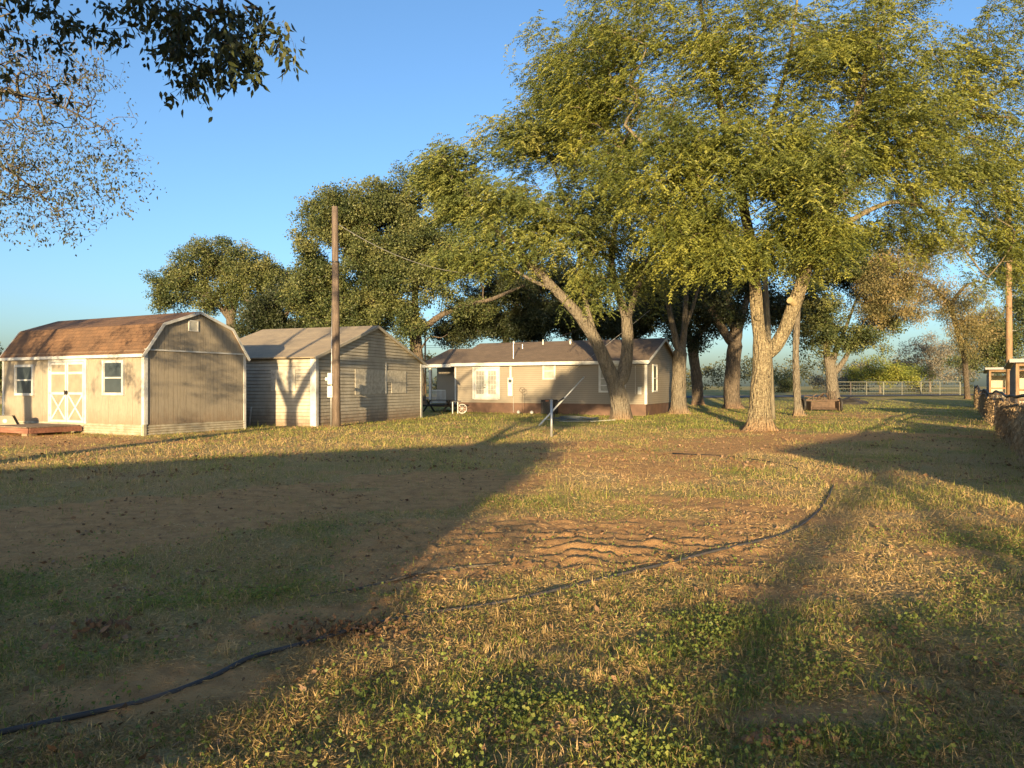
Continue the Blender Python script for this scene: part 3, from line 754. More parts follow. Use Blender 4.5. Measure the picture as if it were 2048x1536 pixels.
limbs = [([b, P(1396,780,58), P(1390,730,58), P(1384,690,58)], .45, .40), ([P(1384,690,58), P(1370,640,58), P(1350,590,58), P(1320,560,58)], .3, .1), ([P(1384,690,58), P(1410,650,58), P(1440,620,59), P(1460,560,59)], .28, .1)]
lob = [(1350,610,59,90,50,4,60),(1420,630,59,80,45,4,50),(1300,570,59,80,60,4,50),(1385,560,60,90,50,4,45),(1370,680,58,50,25,3,16),(1260,620,60,60,60,3,40)]
tree('live_oak', 'dark-trunked oak standing between the house corner and the thick oak', limbs, lobe_points(lob, .35, 1.0, 6), oakleaf(1.05, 190, .19), 'leaf_oakdark', 'bark_oak', flare=.6, tip=.02)
# oak behind the second shed
b = base(838, 60)
limbs = [([b, P(836,760,60), P(833,700,60), P(830,660,60)], .6, .5), ([P(830,660,60), P(790,600,60), P(740,540,60), P(690,490,60)], .4, .1), ([P(830,660,60), P(830,580,61), P(850,500,61), P(870,440,62)], .38, .1),
         ([P(790,600,60), P(720,600,60), P(660,590,60)], .2, .08), ([P(832,670,60), P(880,630,60), P(930,610,60), P(980,600,60), P(1050,570,60)], .3, .1),
         ([P(838,705,60), P(860,668,59), P(884,680,59), P(895,668,59)], .09, .03)]
lob = [(665,455,60,80,75,4,120),(760,425,61,95,70,4.5,140),(860,430,62,95,105,5,150),(740,540,60,120,70,5,150),(640,520,60,45,60,4,40),(660,560,61,45,45,3,28),(830,560,59,90,60,4,60),
       (760,620,60,80,45,4,50),(690,640,60,70,60,4,60),(620,590,60,50,50,4,40),(800,500,60,110,80,4,90),(820,650,59,35,50,3,30),(900,530,61,80,50,4,50),(940,620,61,60,25,3,18)]
tree('post_oak', 'large spreading oak with sunlit crown behind the plank-sided shed and bare pole', limbs, lobe_points([q[:6]+(int(q[6]*1.7),) for q in lob], .30, 1.1, 7), oakleaf(.80, 125, .19), 'leaf_oak', 'bark_oak', flare=.5, tip=.022)
# oak behind left shed
b = base(462, 74)
limbs = [([b, P(465,740,74), P(466,680,74), P(462,640,74)], .6, .5), ([P(462,640,74), P(430,600,74), P(380,570,74), P(330,570,74)], .35, .1), ([P(462,640,74), P(475,580,74), P(500,540,74), P(560,540,74)], .35, .1), ([P(462,640,74), P(440,560,74), P(430,510,74)], .3, .1)]
lob = [(360,570,74,65,45,4,60),(420,520,74,80,45,4.5,75),(500,545,74,75,50,4.5,70),(560,570,74,45,50,4,40),(340,600,74,35,25,3,14),(430,590,74,70,40,4,40),(520,610,74,60,40,4,34)]
tree('post_oak', 'round-crowned oak rising behind the gambrel-roofed shed', limbs, lobe_points([q[:6]+(int(q[6]*1.7),) for q in lob], .31, 1.2, 8), oakleaf(.85, 130, .20), 'leaf_oak', 'bark_oak', flare=.5, tip=.025)
# darker evergreens behind shed 2
for i, (px, Y, lob, lab) in enumerate([
    (560, 64, [(540,630,64,60,40,4,60),(600,620,64,60,60,4,80),(560,670,63,100,40,4,80)], 'low dark evergreen tree above the left end of the plank-sided shed roof'),
    (660, 66, [(650,600,66,65,65,4,90),(710,640,66,90,50,4,100),(630,660,66,60,40,4,50)], 'dark evergreen tree directly behind the bare wooden pole'),
    (1010, 66, [(950,640,66,70,45,4,80),(1030,655,65,90,35,4,80),(905,665,66,50,30,3,34),(1080,640,66,80,50,4,80),(1000,590,66,110,45,4,90)], 'dark evergreen tree looming over the left half of the house roof'),
    (1150, 62, [(1120,620,62,80,50,4,80),(1180,650,62,80,40,4,70),(1150,570,62,90,50,4,70),(1060,560,62,70,40,4,40),(1250,650,62,80,35,4,60),(1290,600,62,60,60,4,50)], 'dark evergreen tree behind the right half of the house roof'),
    ]):
    b = base(px, Y); c = P(px, 650, Y)
    limbs = [([b, (b+c)/2+np.array([.2, 0, 0]), c], .45, .3), ([c, P(px-35, 610, Y), P(px-70, 600, Y)], .22, .07), ([c, P(px+30, 600, Y), P(px+60, 590, Y)], .22, .07)]
    tree('evergreen_tree', lab, limbs, lobe_points([q[:6]+(int(q[6]*1.5),) for q in lob], .27, 1.2, 9+i), oakleaf(.9, 135, .19), 'leaf_oakdark', 'bark_oak', 'evergreens behind the buildings', flare=.4, tip=.02)
# leaning oak on the right
b = base(1668, 62)
limbs = [([b, P(1664,760,62), P(1662,735,62)], .55, .45), ([P(1660,740,62), P(1672,700,62), P(1690,660,62), P(1705,620,62)], .30, .1), ([P(1666,750,62), P(1690,720,61.5), P(1708,680,61.5), P(1730,640,61)], .26, .08),
         ([P(1658,740,62), P(1652,700,62), P(1655,660,62), P(1640,600,62), P(1600,560,62)], .3, .1)]
lob = [(1660,600,62,80,60,5,75),(1640,680,62,55,35,4,34),(1720,560,61,90,60,4,80),(1740,660,61,60,45,4,44),(1600,620,62,50,60,4,34),(1700,500,61,90,50,4,50),(1630,520,62,80,50,4,44)]
tree('live_oak', 'leaning multi-stemmed oak behind the rusty implement', limbs, lobe_points([q[:6]+(int(q[6]*1.5),) for q in lob], .38, 1.1, 20), oakleaf(.75, 140, .18), 'leaf_oak', 'bark_grey', flare=.6, tip=.02)
b = base(1935, 70)
limbs = [([b, P(1930,720,68), P(1915,660,66), P(1900,610,64)], .26, .2), ([P(1900,610,64), P(1850,560,60), P(1790,540,58)], .2, .06), ([P(1900,610,64), P(1930,570,62), P(1960,560,62)], .2, .06)]
lob = [(1800,560,58,100,65,4,110),(1870,600,60,90,50,4,70),(1760,620,59,50,40,3,24),(1940,640,64,60,50,3,44),(1850,500,60,90,30,3,30),(1960,690,66,40,30,3,20)]
tree('mesquite_tree', 'drooping brown-green tree whose crown hangs over the far pipe fence', limbs, lobe_points(lob, .42, 1.0, 21),
     lambda pos, T: leafballs(T, .95, 190, .17, .07, .45, .75, .8), 'leaf_sparse', 'bark_oak', flare=.4, tip=.02)
for i, (px, Y, lob, lab, lm, n) in enumerate([
    (1860, 112, [(1860,700,112,60,35,4,50),(1830,735,112,60,20,4,24),(1890,745,110,60,22,4,24)], 'grey twiggy tree standing beyond the far pipe fence', 'leaf_grey', 110),
    (1985, 82, [(1980,670,82,50,50,4,60),(2030,640,80,70,70,4,100),(1960,720,84,60,30,4,40),(2040,550,78,70,60,4,80)], 'loose tree behind the open livestock shelters at the right edge', 'leaf_oak', 130),
    (1760, 95, [(1740,745,95,55,28,4,44),(1800,750,94,45,20,3,26),(1835,748,96,25,16,3,12)], 'bright green bush beyond the left end of the far pipe fence', 'leaf_bush', 130),
    (1570, 108, [(1566,765,108,34,22,4,30)], 'rounded olive bush seen under the straight slender tree', 'leaf_oak', 130),
    (1700, 104, [(1700,750,104,35,30,4,20),(1670,765,104,50,20,4,24)], 'grey-brown bare shrub right of the leaning oak', 'leaf_grey', 90),
    (4, 60, [(0,740,60,14,50,2,18),(-30,700,60,40,60,3,24)], 'grey-green sapling peeking past the left end of the gambrel shed', 'leaf_oak', 110)]):
    b = base(px, Y); c = P(px, lob[0][1]+8, Y)
    limbs = [([b, c], .16, .1), ([b*.4+c*.6, P(px-20, lob[0][1]-8, Y)], .1, .04), ([b*.5+c*.5, P(px+22, lob[0][1]-6, Y)], .1, .04)]
    tree('shrub' if i != 0 and i != 1 else 'tree', lab, limbs, lobe_points(lob, .38, 1.4, 30+i), oakleaf(1.1, n, .22), lm, 'bark_thin', flare=.2, tip=.03, cat='shrub' if i > 1 else 'tree')
# far wood: one mass along the horizon
cs = []
for x in np.arange(-150, 190, 1.6):
    Y = 128+8*math.sin(x*.05)+rng.uniform(-5, 5); h = (3.0+4.2*fbm(np.array([x*.06]), np.array([2.0]), 12, 3)[0])
    if x > 40: h *= 1.2
    for k in range(4): cs.append((x+rng.normal(0, 1), Y+rng.normal(0, 2), .6+h*rng.random()**.7))
V, Fq, ti = leafballs(np.array(cs), 1.5, 70, .38, .28, .5, .8, .1)
tag(np_mesh('far_wood', V, Fq, M['leaf_hedge'], tint=ti), 'dark distant hedgerow along the horizon', 'woods', kind='stuff')

# --- left tree, crown hanging into the frame
b = np.array([-11.6, 10.0, -.05])
limbs = [([b, b+[.05, 0, 1.5], b+[0, 0, 3.1]], .34, .27),
         ([b+[0, 0, 3.1], b+[.9, .1, 4.6], b+[2.3, 0, 6.0], b+[3.6, .1, 6.9], b+[5, 0, 7.6]], .19, .04),
         ([b+[0, 0, 3.1], b+[-.8, 0, 4.8], b+[-1.5, .4, 6.6], b+[-1.8, .6, 8.5]], .17, .05),
         ([b+[0, 0, 3.1], b+[0, .4, 4.8], b+[.3, .8, 7], b+[.6, 1, 9]], .12, .05),
         ([b+[.9, .1, 4.6], b+[2.6, -.3, 5.1], b+[4.0, -.2, 5.0], b+[4.9, 0, 4.5], b+[5.2, 0, 4.1]], .05, .008),
         ([b+[2.3, 0, 6.0], b+[4.0, .3, 6.0], b+[5.2, .2, 5.7], b+[5.8, .2, 5.3]], .05, .008)]
lob = [(-60,250,10,140,170,1.8,60),(60,150,10.4,130,130,1.8,54),(100,300,10,120,90,1.4,42),(30,400,10,70,60,1.2,22),(200,330,10,90,60,1.0,24),(250,370,10,50,50,.8,8),(-150,350,10,160,200,2,34),(-250,100,10,250,200,3,40),(60,300,10.2,160,130,1.4,90),(130,250,10,130,110,1.2,60),(90,120,10.3,140,110,1.4,60),(60,430,10,90,80,1,50),(190,380,10,90,70,.9,30),(260,330,10,60,60,.8,16),(150,470,10,50,40,.6,8),(20,180,10,100,120,1.5,40),
       (10,440,10,60,60,.8,22),(120,430,10,70,60,.8,18),(230,400,10,60,40,.6,10),(40,340,10,100,100,1,36),(150,380,10,90,80,1,24)]
tg = lobe_points([q[:6]+(int(q[6]*2.6),) for q in lob], .42, .5, 40)
q = np.concatenate([rng.normal(size=(60, 3))*[1.6, .5, .9]+[-12.7, 9.5, 4.7], rng.normal(size=(60, 3))*[1.1, .5, .55]+[-10.6, 9.6, 8.1]]); tg = np.concatenate([tg, q])
def sparse_leaf(pos, T):
    nd = pos[(pos[:, 2] > 3.3)]; A = T[:-120]; nd = nd[rng.random(len(nd)) < .8]
    dm = np.array([np.min(np.linalg.norm(A-p, axis=1)) for p in nd]); nd = nd[dm < .5]
    k = (fbm(nd[:, 0]*1.1, nd[:, 2]*1.1, 404, 3) > .44); nd = np.concatenate([nd[k], nd[~k][::2]])
    pp = np.repeat(nd, 3, 0); pp = pp+rng.normal(0, .050, pp.shape); dd = rng.normal(0, .6, pp.shape); dd[:, 2] -= .8; m = len(pp)
    V, Fq = kites(pp, .058*rng.uniform(.6, 1.3, m), .026*rng.uniform(.7, 1.3, m), dd, .25)
    o_ = leafballs(T[-120:], .42, 60, .10, .06, .6, .9, .6)
    return np.concatenate([V, o_[0]]), np.concatenate([Fq, o_[1]+len(V)]), np.concatenate([np.clip(rng.normal(.45, .25, m), 0, 1), o_[2]])
tree('hackberry_tree', 'thin-leaved half-bare tree whose branches hang into the upper left sky', limbs, tg, sparse_leaf, 'leaf_airy', 'bark_thin', flare=.8, tip=.0068, jit=.10, step=.16)
# --- near tree over the camera
b = np.array([-4.6, -2.2, -.05])
limbs = [([b, b+[.1, .2, 1.6], b+[.4, .6, 3.0]], .30, .22), ([b+[.4, .6, 3.0], b+[1.2, 2.4, 4.0], b+[1.9, 4.4, 4.35], b+[2.3, 6.0, 4.2]], .11, .02),
         ([b+[1.2, 2.4, 4.0], b+[2.6, 4.4, 4.3], P(420,-10,4.1), P(520,20,4.0)], .05, .008),
         ([b+[.4, .6, 3.0], b+[1.6, 1.4, 5.2], b+[3.2, 2.6, 6.8], b+[4.6, 3.0, 7.6]], .15, .04),
         ([b+[.4, .6, 3.0], b+[-.6, -.4, 5], b+[-1, -1, 7.5]], .14, .05)]
def pts_px(rows):
    out = []
    for px, py, Y, sx, sy, n in rows:
        for _ in range(n): out.append(P(rng.normal(px, sx), rng.normal(py, sy), Y+rng.normal(0, .15)))
    return np.array(out)
nearT = pts_px([(340,20,4.1,50,25,30),(350,90,4.0,28,35,30),(400,140,4.0,22,28,24),(450,60,4.0,40,38,40),(500,110,3.9,24,26,22),(440,120,4.0,40,25,20),(380,60,4.1,60,30,24),(560,75,3.9,22,16,8),(585,115,3.9,8,10,3),(370,160,4.0,16,14,4),(270,20,4.2,25,18,7),
                (150,30,4.4,90,30,22),(40,70,4.4,40,45,12),(60,20,4.4,80,20,14),(150,110,4.5,50,40,9),(210,60,4.3,20,40,5)])
nearT = nearT[nearT[:, 2] < 6]
over = []
for (cx, cy, cz, rx, ry, rz, n) in [(-2.6,1.2,4.2,1.5,1.1,.6,30),(-1.6,.6,6.9,2.7,1.5,1.35,240),(-.1,1.0,7.3,1.5,1.2,1.2,90),(-4.8,-2.8,6.2,2,2,1.6,50),(-3.4,.5,5.5,1.4,1.2,.8,26)]:
    q = rng.normal(size=(n, 3)); q /= np.linalg.norm(q, axis=1, keepdims=True); q *= rng.random((n, 1))**.4
    over.append(np.array([cx, cy, cz])+q*[rx, ry, rz])
over = np.concatenate(over); allT = np.concatenate([nearT, over])
def ovate(pos, L, W, direc):
    n = len(pos); direc = direc/np.linalg.norm(direc, axis=1, keepdims=True); q = rng.normal(size=(n, 3)); s = np.cross(direc, q); s /= np.linalg.norm(s, axis=1, keepdims=True)+1e-9
    nn = np.cross(direc, s); L = L[:, None]; W = W[:, None]
    V = [pos]
    for t_, w_ in ((.22, .38), (.48, .46), (.74, .22)): V.append(pos+direc*L*t_+s*W*w_+nn*(W*.25*w_-L*.10*t_*t_))
    V.append(pos+direc*L-nn*L*.12)
    for t_, w_ in ((.74, .22), (.48, .46), (.22, .38)): V.append(pos+direc*L*t_-s*W*w_+nn*(W*.25*w_-L*.10*t_*t_))
    return np.stack(V, 1).reshape(-1, 3)
def near_leaf(pos, T):
    nd = pos[(pos[:, 1] > 3.3) & (pos[:, 2] > 2.6)]; A = nearT
    dm = np.array([np.min(np.linalg.norm(A-p, axis=1)) for p in nd]); nd = nd[dm < .16]
    pp = np.repeat(nd, 5, 0); pp = pp+rng.normal(0, .022, pp.shape); dd = rng.normal(0, .55, pp.shape); dd[:, 2] -= .9; m = len(pp)
    V1 = ovate(pp, .055*rng.uniform(.5, 1.3, m), .024*rng.uniform(.7, 1.2, m), dd)
    oo = leafballs(over, .38, 150, .11, .065, .6, .8, .7)
    F1 = np.arange(m*8).reshape(-1, 8)
    return np.concatenate([V1, oo[0]]), [F1, oo[1]+len(V1)], np.concatenate([np.clip(rng.normal(.3, .2, m), 0, 1), oo[2]])
def _unused(pos, T):
    a = leafballs(nearT, .12, 16, .066, .030, .7, 1.1, 1.2)
    o_ = leafballs(over, .38, 150, .11, .065, .6, .8, .7)
    return np.concatenate([a[0], o_[0]]), np.concatenate([a[1], o_[1]+len(a[0])]), np.concatenate([a[2], o_[2]])
tree('elm_tree', 'near tree whose dark leafy twigs hang from the top left edge', limbs, allT, near_leaf, 'leaf_near', 'bark_oak', flare=.8, tip=.0022, jit=.045, step=.075)
# trees out of view on the left whose shade falls on the sheds
def shade_tree(name, label, bx, by, H, R_, n, lm='leaf_sparse', r=.28, cl=36, z0=.35):
    b = np.array([bx, by, -.05])
    limbs = [([b, b+[.1, 0, H*.25], b+[0, 0, H*.38]], r, r*.8), ([b+[0, 0, H*.38], b+[R_*.3, 0, H*.6], b+[R_*.5, 0, H*.9]], r*.55, .05), ([b+[0, 0, H*.38], b+[-R_*.3, .2, H*.6], b+[-R_*.4, .3, H*.9]], r*.55, .05)]
    q = rng.normal(size=(n, 3)); q /= np.linalg.norm(q, axis=1, keepdims=True); q *= rng.random((n, 1))**.4
    T = b+[0, 0, H*(.5+z0/2)]+q*[R_, R_*.8, H*(.5-z0/2)]
    tree(name, label, limbs, T, lambda pos, TT: leafballs(TT, .5, cl, .10, .06, .6, .8, .3), lm, 'bark_thin', flare=.6, tip=.008)
shade_tree('hackberry_tree', 'bare-stemmed tree outside the view facing the double doors of the gambrel shed', -19.6, 11.0, 8.5, 2.3, 70, cl=110)
shade_tree('hackberry_tree', 'slim tree outside the view farther left of the gambrel shed', -21.5, 9.0, 8.0, 1.8, 50, cl=110, r=.24)
# wind-bent multi-stemmed tree behind the camera; its stems lean to the right
b = np.array([-1.0, -12.0, -.05]); ap = np.array([3.2, -12.0, 3.55])
limbs = [([b, b+[.05, 0, .5]], .20, .18)]
for mx, mz, ex, ez, r0 in ((-1.8, 2.02, 3.2, 3.5, .085), (.9, 2.1, 3.3, 3.75, .075), (1.2, 2.3, 3.6, 3.45, .04), (2.6, 2.5, 2.9, 3.7, .06), (2.9, 2.3, 4.9, 3.4, .06)):
    limbs.append(([b+[.05, 0, .5], np.array([mx*.6-.3, -12, 1.2]), np.array([mx, -12, mz]), np.array([(mx+ex)/2, -12, (mz+ez)/2+.05]), np.array([ex, -12, ez])], r0, r0*.7))
q = np.concatenate([rng.normal(size=(130, 3))*[1.3, .5, .12]+[1.1, -12, 2.06], rng.normal(size=(6, 3))*[1.2, .4, .1]+[2.6, -12, 2.4], rng.normal(size=(60, 3))*[1.0, .5, .12]+[3.4, -12, 2.08]])
tree('bent_tree', 'low multi-stemmed tree leaning right, behind the viewpoint', limbs, q, lambda pos, T: leafballs(T, .22, 42, .09, .05, .6, .8, .2), 'leaf_pecan2', 'bark_thin', flare=.3, tip=.005)
shade_tree('hackberry_tree', 'small tree behind the viewpoint beside the plank barn', 6.4, -20, 3.6, 2.2, 70, cl=40, r=.12, z0=.3)
b = np.array([-3.6, -5.4, -.05]); n = 130  # out-of-view shrub added so the barn's shadow edge falls ragged
q = np.stack([rng.normal(-2.95, .42, n), rng.normal(-5.2, .35, n), rng.uniform(.6, 3.45, n)], -1)
tree('shrub', 'unseen shrub added by the plank barn corner to roughen its shadow edge', [([b, b+[0, 0, 1.6]], .06, .04), ([b+[0, 0, 1.4], b+[.3, .1, 2.7]], .03, .02)], q, lambda pos, T: leafballs(T, .20, 34, .09, .05, .6, .8, .3), 'leaf_pecan2', 'bark_thin', flare=.2, tip=.005, cat='shrub')
# ------------------------------------------------------------------ buildings
def frame_of(ox, oy, ux, uy):
    n = math.hypot(ux, uy); ux, uy = ux/n, uy/n
    return dict(o=(ox, oy), u=(ux, uy), v=(-uy, ux), rz=math.atan2(uy, ux))
def on_front(fr, px, y=0.0):                      # local x of the vertical line seen at column px on the plane local y = const
    ox, oy = fr['o'][0]+fr['v'][0]*y, fr['o'][1]+fr['v'][1]*y; k = (px-CX)/F
    return (k*oy-ox)/(fr['u'][0]-k*fr['u'][1])
def on_side(fr, px, x=0.0):
    ox, oy = fr['o'][0]+fr['u'][0]*x, fr['o'][1]+fr['u'][1]*x; k = (px-CX)/F
    return (k*oy-ox)/(fr['v'][0]-k*fr['v'][1])
def zat(fr, x, y, py):
    Y = fr['o'][1]+fr['u'][1]*x+fr['v'][1]*y
    return EYE-(py-CY)/F*Y
def lap_front(mb, x0, x1, z0, z1, pitch, y=0, out=.02):
    z = z0
    while z < z1-.01:
        zt = min(z+pitch, z1)
        mb.poly([(x0, y-out, z), (x1, y-out, z), (x1, y-.003, zt), (x0, y-.003, zt)]); mb.poly([(x0, y-out, z), (x0, y-.001, z), (x1, y-.001, z), (x1, y-out, z)]); z = zt
def lap_shade_strips(root, mat, fronts, sides, pitch, out):  # dark strips in place of the shade line under each lap
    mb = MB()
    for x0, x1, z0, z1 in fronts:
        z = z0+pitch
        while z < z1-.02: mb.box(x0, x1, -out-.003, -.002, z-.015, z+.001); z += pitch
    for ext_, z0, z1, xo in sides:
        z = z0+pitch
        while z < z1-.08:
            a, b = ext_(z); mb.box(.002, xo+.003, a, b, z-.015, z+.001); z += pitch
    mb.build('lap_shade_strip', mat, root)
def lap_side(mb, ext, z0, z1, pitch, x=0, out=.02):
    z = z0
    while z < z1-.01:
        zt = min(z+pitch, z1); a, b = ext(z); c, d = ext(zt)
        a, b = a, b
        mb.poly([(x+out, a, z), (x+out, b, z), (x+.003, d, zt), (x+.003, c, zt)]); mb.poly([(x+out, a, z), (x+.001, a, z), (x+.001, b, z), (x+out, b, z)]); z = zt
def slab(mb, a, b, c, d, th):
    """thick quad; a,b,c,d counter-clockwise seen from above/outside, thickness below"""
    a, b, c, d = [np.array(p, float) for p in (a, b, c, d)]
    n = np.cross(b-a, d-a); n /= np.linalg.norm(n); lo = [p-n*th for p in (a, b, c, d)]
    mb.poly([a, b, c, d]); mb.poly([lo[3], lo[2], lo[1], lo[0]])
    q = [a, b, c, d]
    for i in range(4):
        j = (i+1) % 4; mb.poly([q[i], lo[i], lo[j], q[j]])
def window(parent, face, a0, a1, z0, z1, rails=1, pos=0.0, fw=.07, curtain=False, label=None):
    """face 'front': plane y=pos facing -y, a = x; 'side': plane x=pos facing +x, a = y"""
    def bx(m, p0, p1, q0, q1, d0, d1):
        if face == 'front': m.box(p0, p1, pos-d1, pos-d0, q0, q1)
        else: m.box(pos+d0, pos+d1, p0, p1, q0, q1)
    w = empty('window', (0, 0, 0), 0, parent)
    if label: w['label'] = label
    m = MB(); bx(m, a0, a0+fw, z0, z1, .0, .07); bx(m, a1-fw, a1, z0, z1, .0, .07); bx(m, a0+fw, a1-fw, z1-fw, z1, .0, .068); bx(m, a0+fw, a1-fw, z0, z0+fw, .0, .072)
    m.build('frame', M['white'], w)
    m = MB(); bx(m, a0+fw, a1-fw, z0+fw, z1-fw, .024, .034); m.build('pane', M['curtain'] if curtain else M['glass'], w)
    m = MB()
    for i in range(rails):
        zc = z0+(z1-z0)*(i+1)/(rails+1); bx(m, a0+fw, a1-fw, zc-.025, zc+.025, .036, .062)
    bx(m, a0+fw, a0+fw+.025, z0+fw, z1-fw, .036, .05); bx(m, a1-fw-.025, a1-fw, z0+fw, z1-fw, .036, .05)
    m.build('sash', M['white'], w)
    return w
# ---------------- gambrel shed
fr = frame_of(-11.65, 22.5, .891, -.453); L, W_, EV, SK = 7.87, 4.04, 2.74, .36
root = empty('gambrel_shed', (-11.65, 22.5, 0), fr['rz']); tag(root, 'tan gambrel-roofed storage shed with white-trimmed double doors', 'shed')
prof = [(0, SK), (0, EV), (.66, 3.62), (W_/2, 4.10), (W_-.66, 3.62), (W_, EV), (W_, SK)]
mb = MB(); mb.prism(prof, 'x', -L, -.02)
def top(y):
    return np.interp(y, [0, .66, W_/2, W_-.66, W_], [EV, 3.62, 4.10, 3.62, EV])
# grooved boards of the gable end (real strips)
rr = random.Random(3); y = .0
st = []
while y < W_-.02:
    w = rr.choice([.10, .10, .2, .2, .15]); y1 = min(W_, y+w); st.append((y, y1)); y = y1
for a, b in st:
    a2, b2 = a+.006, b-.006
    mb.prism([(a2, SK-.02), (b2, SK-.02), (b2, EV), (a2, EV)], 'x', -.019, .012)
    if EV+.03 < min(top(a2), top(b2))-.02:
        pts = [(a2, EV+.045), (b2, EV+.045), (b2, float(top(b2))-.005), (a2, float(top(a2))-.005)]
        if a2 < W_/2 < b2: pts = [(a2, EV+.045), (b2, EV+.045), (b2, float(top(b2))-.005), (W_/2, 4.09), (a2, float(top(a2))-.005)]
        mb.prism(pts, 'x', -.019, .022)
# front boards: wide sheets with a few seams
x = -L
while x < -.05:
    x1 = min(-.0, x+1.22); mb.box(x+.004, x1-.004, -.012, .0, SK-.02, EV); x = x1
mb.build('wall', M['shed_board'], root)
mb = MB()
def corr(mb, n, fn, amp, z0, z1):
    zs = np.linspace(z0, z1, n*4+1)
    for i in range(len(zs)-1):
        o0 = amp*math.sin(2*math.pi*i/4); o1 = amp*math.sin(2*math.pi*(i+1)/4); fn(mb, zs[i], zs[i+1], o0, o1)
corr(mb, 5, lambda m, a, b, o0, o1: (m.poly([(-L, -.03-o0, a), (0.03, -.03-o0, a), (0.03, -.03-o1, b), (-L, -.03-o1, b)])), .014, -.05, SK)
corr(mb, 5, lambda m, a, b, o0, o1: (m.poly([(.03+o0, -.03, a), (.03+o0, W_, a), (.03+o1, W_, b), (.03+o1, -.03, b)])), .014, -.05, SK)
mb.box(-.04, .055, -.055, .04, -.05, SK+.02); mb.box(-L, 0, .0, W_, -.05, SK-.03)
mb.build('skirting', paint('corrugated_skirting', (.33, .29, .21), .6, .3, damt=.6, dirt=(.22, .14, .08), scale=5), root)
mb = MB(); ov = .10
ys = [(-.12, EV-.16), (.66-.03, 3.65), (W_/2, 4.15), (W_-.66+.03, 3.65), (W_+.12, EV-.16)]
for i in range(4):
    (a, za), (b, zb) = ys[i], ys[i+1]
    slab(mb, (-L-ov, a, za), (ov, a, za), (ov, b, zb), (-L-ov, b, zb), .045)
mb.build('roof', M['shingle_brown'], root)
# patch of darker shingles is weathering of the far bay
mb = MB()
for i in range(4):
    (a, za), (b, zb) = ys[i], ys[i+1]
    mb.bar((ov+.012, a, za-.045), (ov+.012, b, zb-.045), .03, .09)
    mb.bar((-L-ov-.012, a, za-.045), (-L-ov-.012, b, zb-.045), .03, .09)
mb.bar((-L-ov, -.135, EV-.17), (ov, -.135, EV-.17), .03, .10)
mb.bar((.032, 0, EV+.02), (.032, W_, EV+.02), .05, .05)
mb.build('roof_trim', M['white'], root)
for q in ((-.09, .04, -.04, -.012, 0.02, EV-.13), (.012, .045, -.012, .09, .38, EV), (.012, .04, W_-.08, W_+.02, 0.02, EV), (-L-.02, -L+.09, -.04, -.012, .3, EV-.13)): MB().box(*q).build('corner_trim', M['white'], root)
for (p0, p1, q0, q1) in ((208, 250.5, 720.5, 790.5), (33, 70, 729.5, 791)):
    a0, a1 = on_front(fr, p0), on_front(fr, p1); am = (a0+a1)/2
    window(root, 'front', a0, a1, zat(fr, am, 0, q1), zat(fr, am, 0, q0), 1, -.012, .085)
a0, a1 = on_front(fr, 99.5), on_front(fr, 174); am = (a0+a1)/2; z0, z1 = .34, zat(fr, am, 0, 718.5)
mb = MB(); mb.box(a0-.02, a0+.09, -.05, -.012, z0, z1); mb.box(a1-.09, a1+.02, -.05, -.012, z0, z1); mb.box(a0+.09, a1-.09, -.052, -.012, z1-.09, z1)
mb.build('door_frame', M['white'], root)
for s in (0, 1):
    d0, d1 = (a0+.10, am-.01) if s == 0 else (am+.01, a1-.10)
    d = empty('door', (0, 0, 0), 0, root)
    mb = MB(); mb.box(d0, d1, -.035, -.013, z0+.02, z1-.1); mb.build('door_panel', M['shed_paint'], d)
    mb = MB(); zt = z1-.1; zm = z0+(zt-z0)*.485; zu = z0+(zt-z0)*.82
    mb.box(d0, d0+.08, -.052, -.0355, z0+.02, zt); mb.box(d1-.08, d1, -.052, -.0355, z0+.02, zt)
    for zc in (z0+.06, zm, zu, zt-.045): mb.box(d0+.08, d1-.08, -.0515, -.0355, zc-.04, zc+.04)
    mb.bar((d0+.08, -.0425, z0+.12), (d1-.08, -.0425, zm-.05), .012, .07, up=(0, 0, 1)); mb.bar((d0+.08, -.0465, zm-.05), (d1-.08, -.0465, z0+.12), .012, .07)
    mb.build('cross_brace', M['white'], d)
    mb = MB(); hx = d1-.04 if s == 0 else d0+.04; mb.box(hx-.03, hx+.03, -.075, -.0525, 1.33, 1.42); mb.bar((hx, -.085, 1.30), (hx, -.085, 1.45), .025)
    mb.build('handle', M['black'], d)
    for zc in (z0+.25, zm, zt-.25):
        hx = d0-.02 if s == 0 else d1+.02; MB().box(hx-.03, hx+.05 if s == 0 else hx+.02, -.062, -.0525, zc-.03, zc+.03).build('hinge', M['metal'], d)
v0, v1 = on_side(fr, 375.5), on_side(fr, 395); vm = (v0+v1)/2; z0, z1 = zat(fr, 0, vm, 663), zat(fr, 0, vm, 641)
v = empty('gable_vent', (0, 0, 0), 0, root)
mb = MB(); mb.box(.022, .05, v0, v0+.04, z0, z1); mb.box(.022, .05, v1-.04, v1, z0, z1); mb.box(.022, .052, v0+.04, v1-.04, z1-.04, z1); mb.box(.022, .052, v0+.04, v1-.04, z0, z0+.04); mb.build('frame', M['white'], v)
mb = MB()
mb.box(.0225, .026, v0+.04, v1-.04, z0+.04, z1-.04)
for i in range(7):
    zc = z0+.05+(z1-z0-.1)*(i+.5)/7; mb.bar((.038, v0+.04, zc), (.038, v1-.04, zc), .03, .012)
mb.build('louvre', M['plastic_grey'], v)
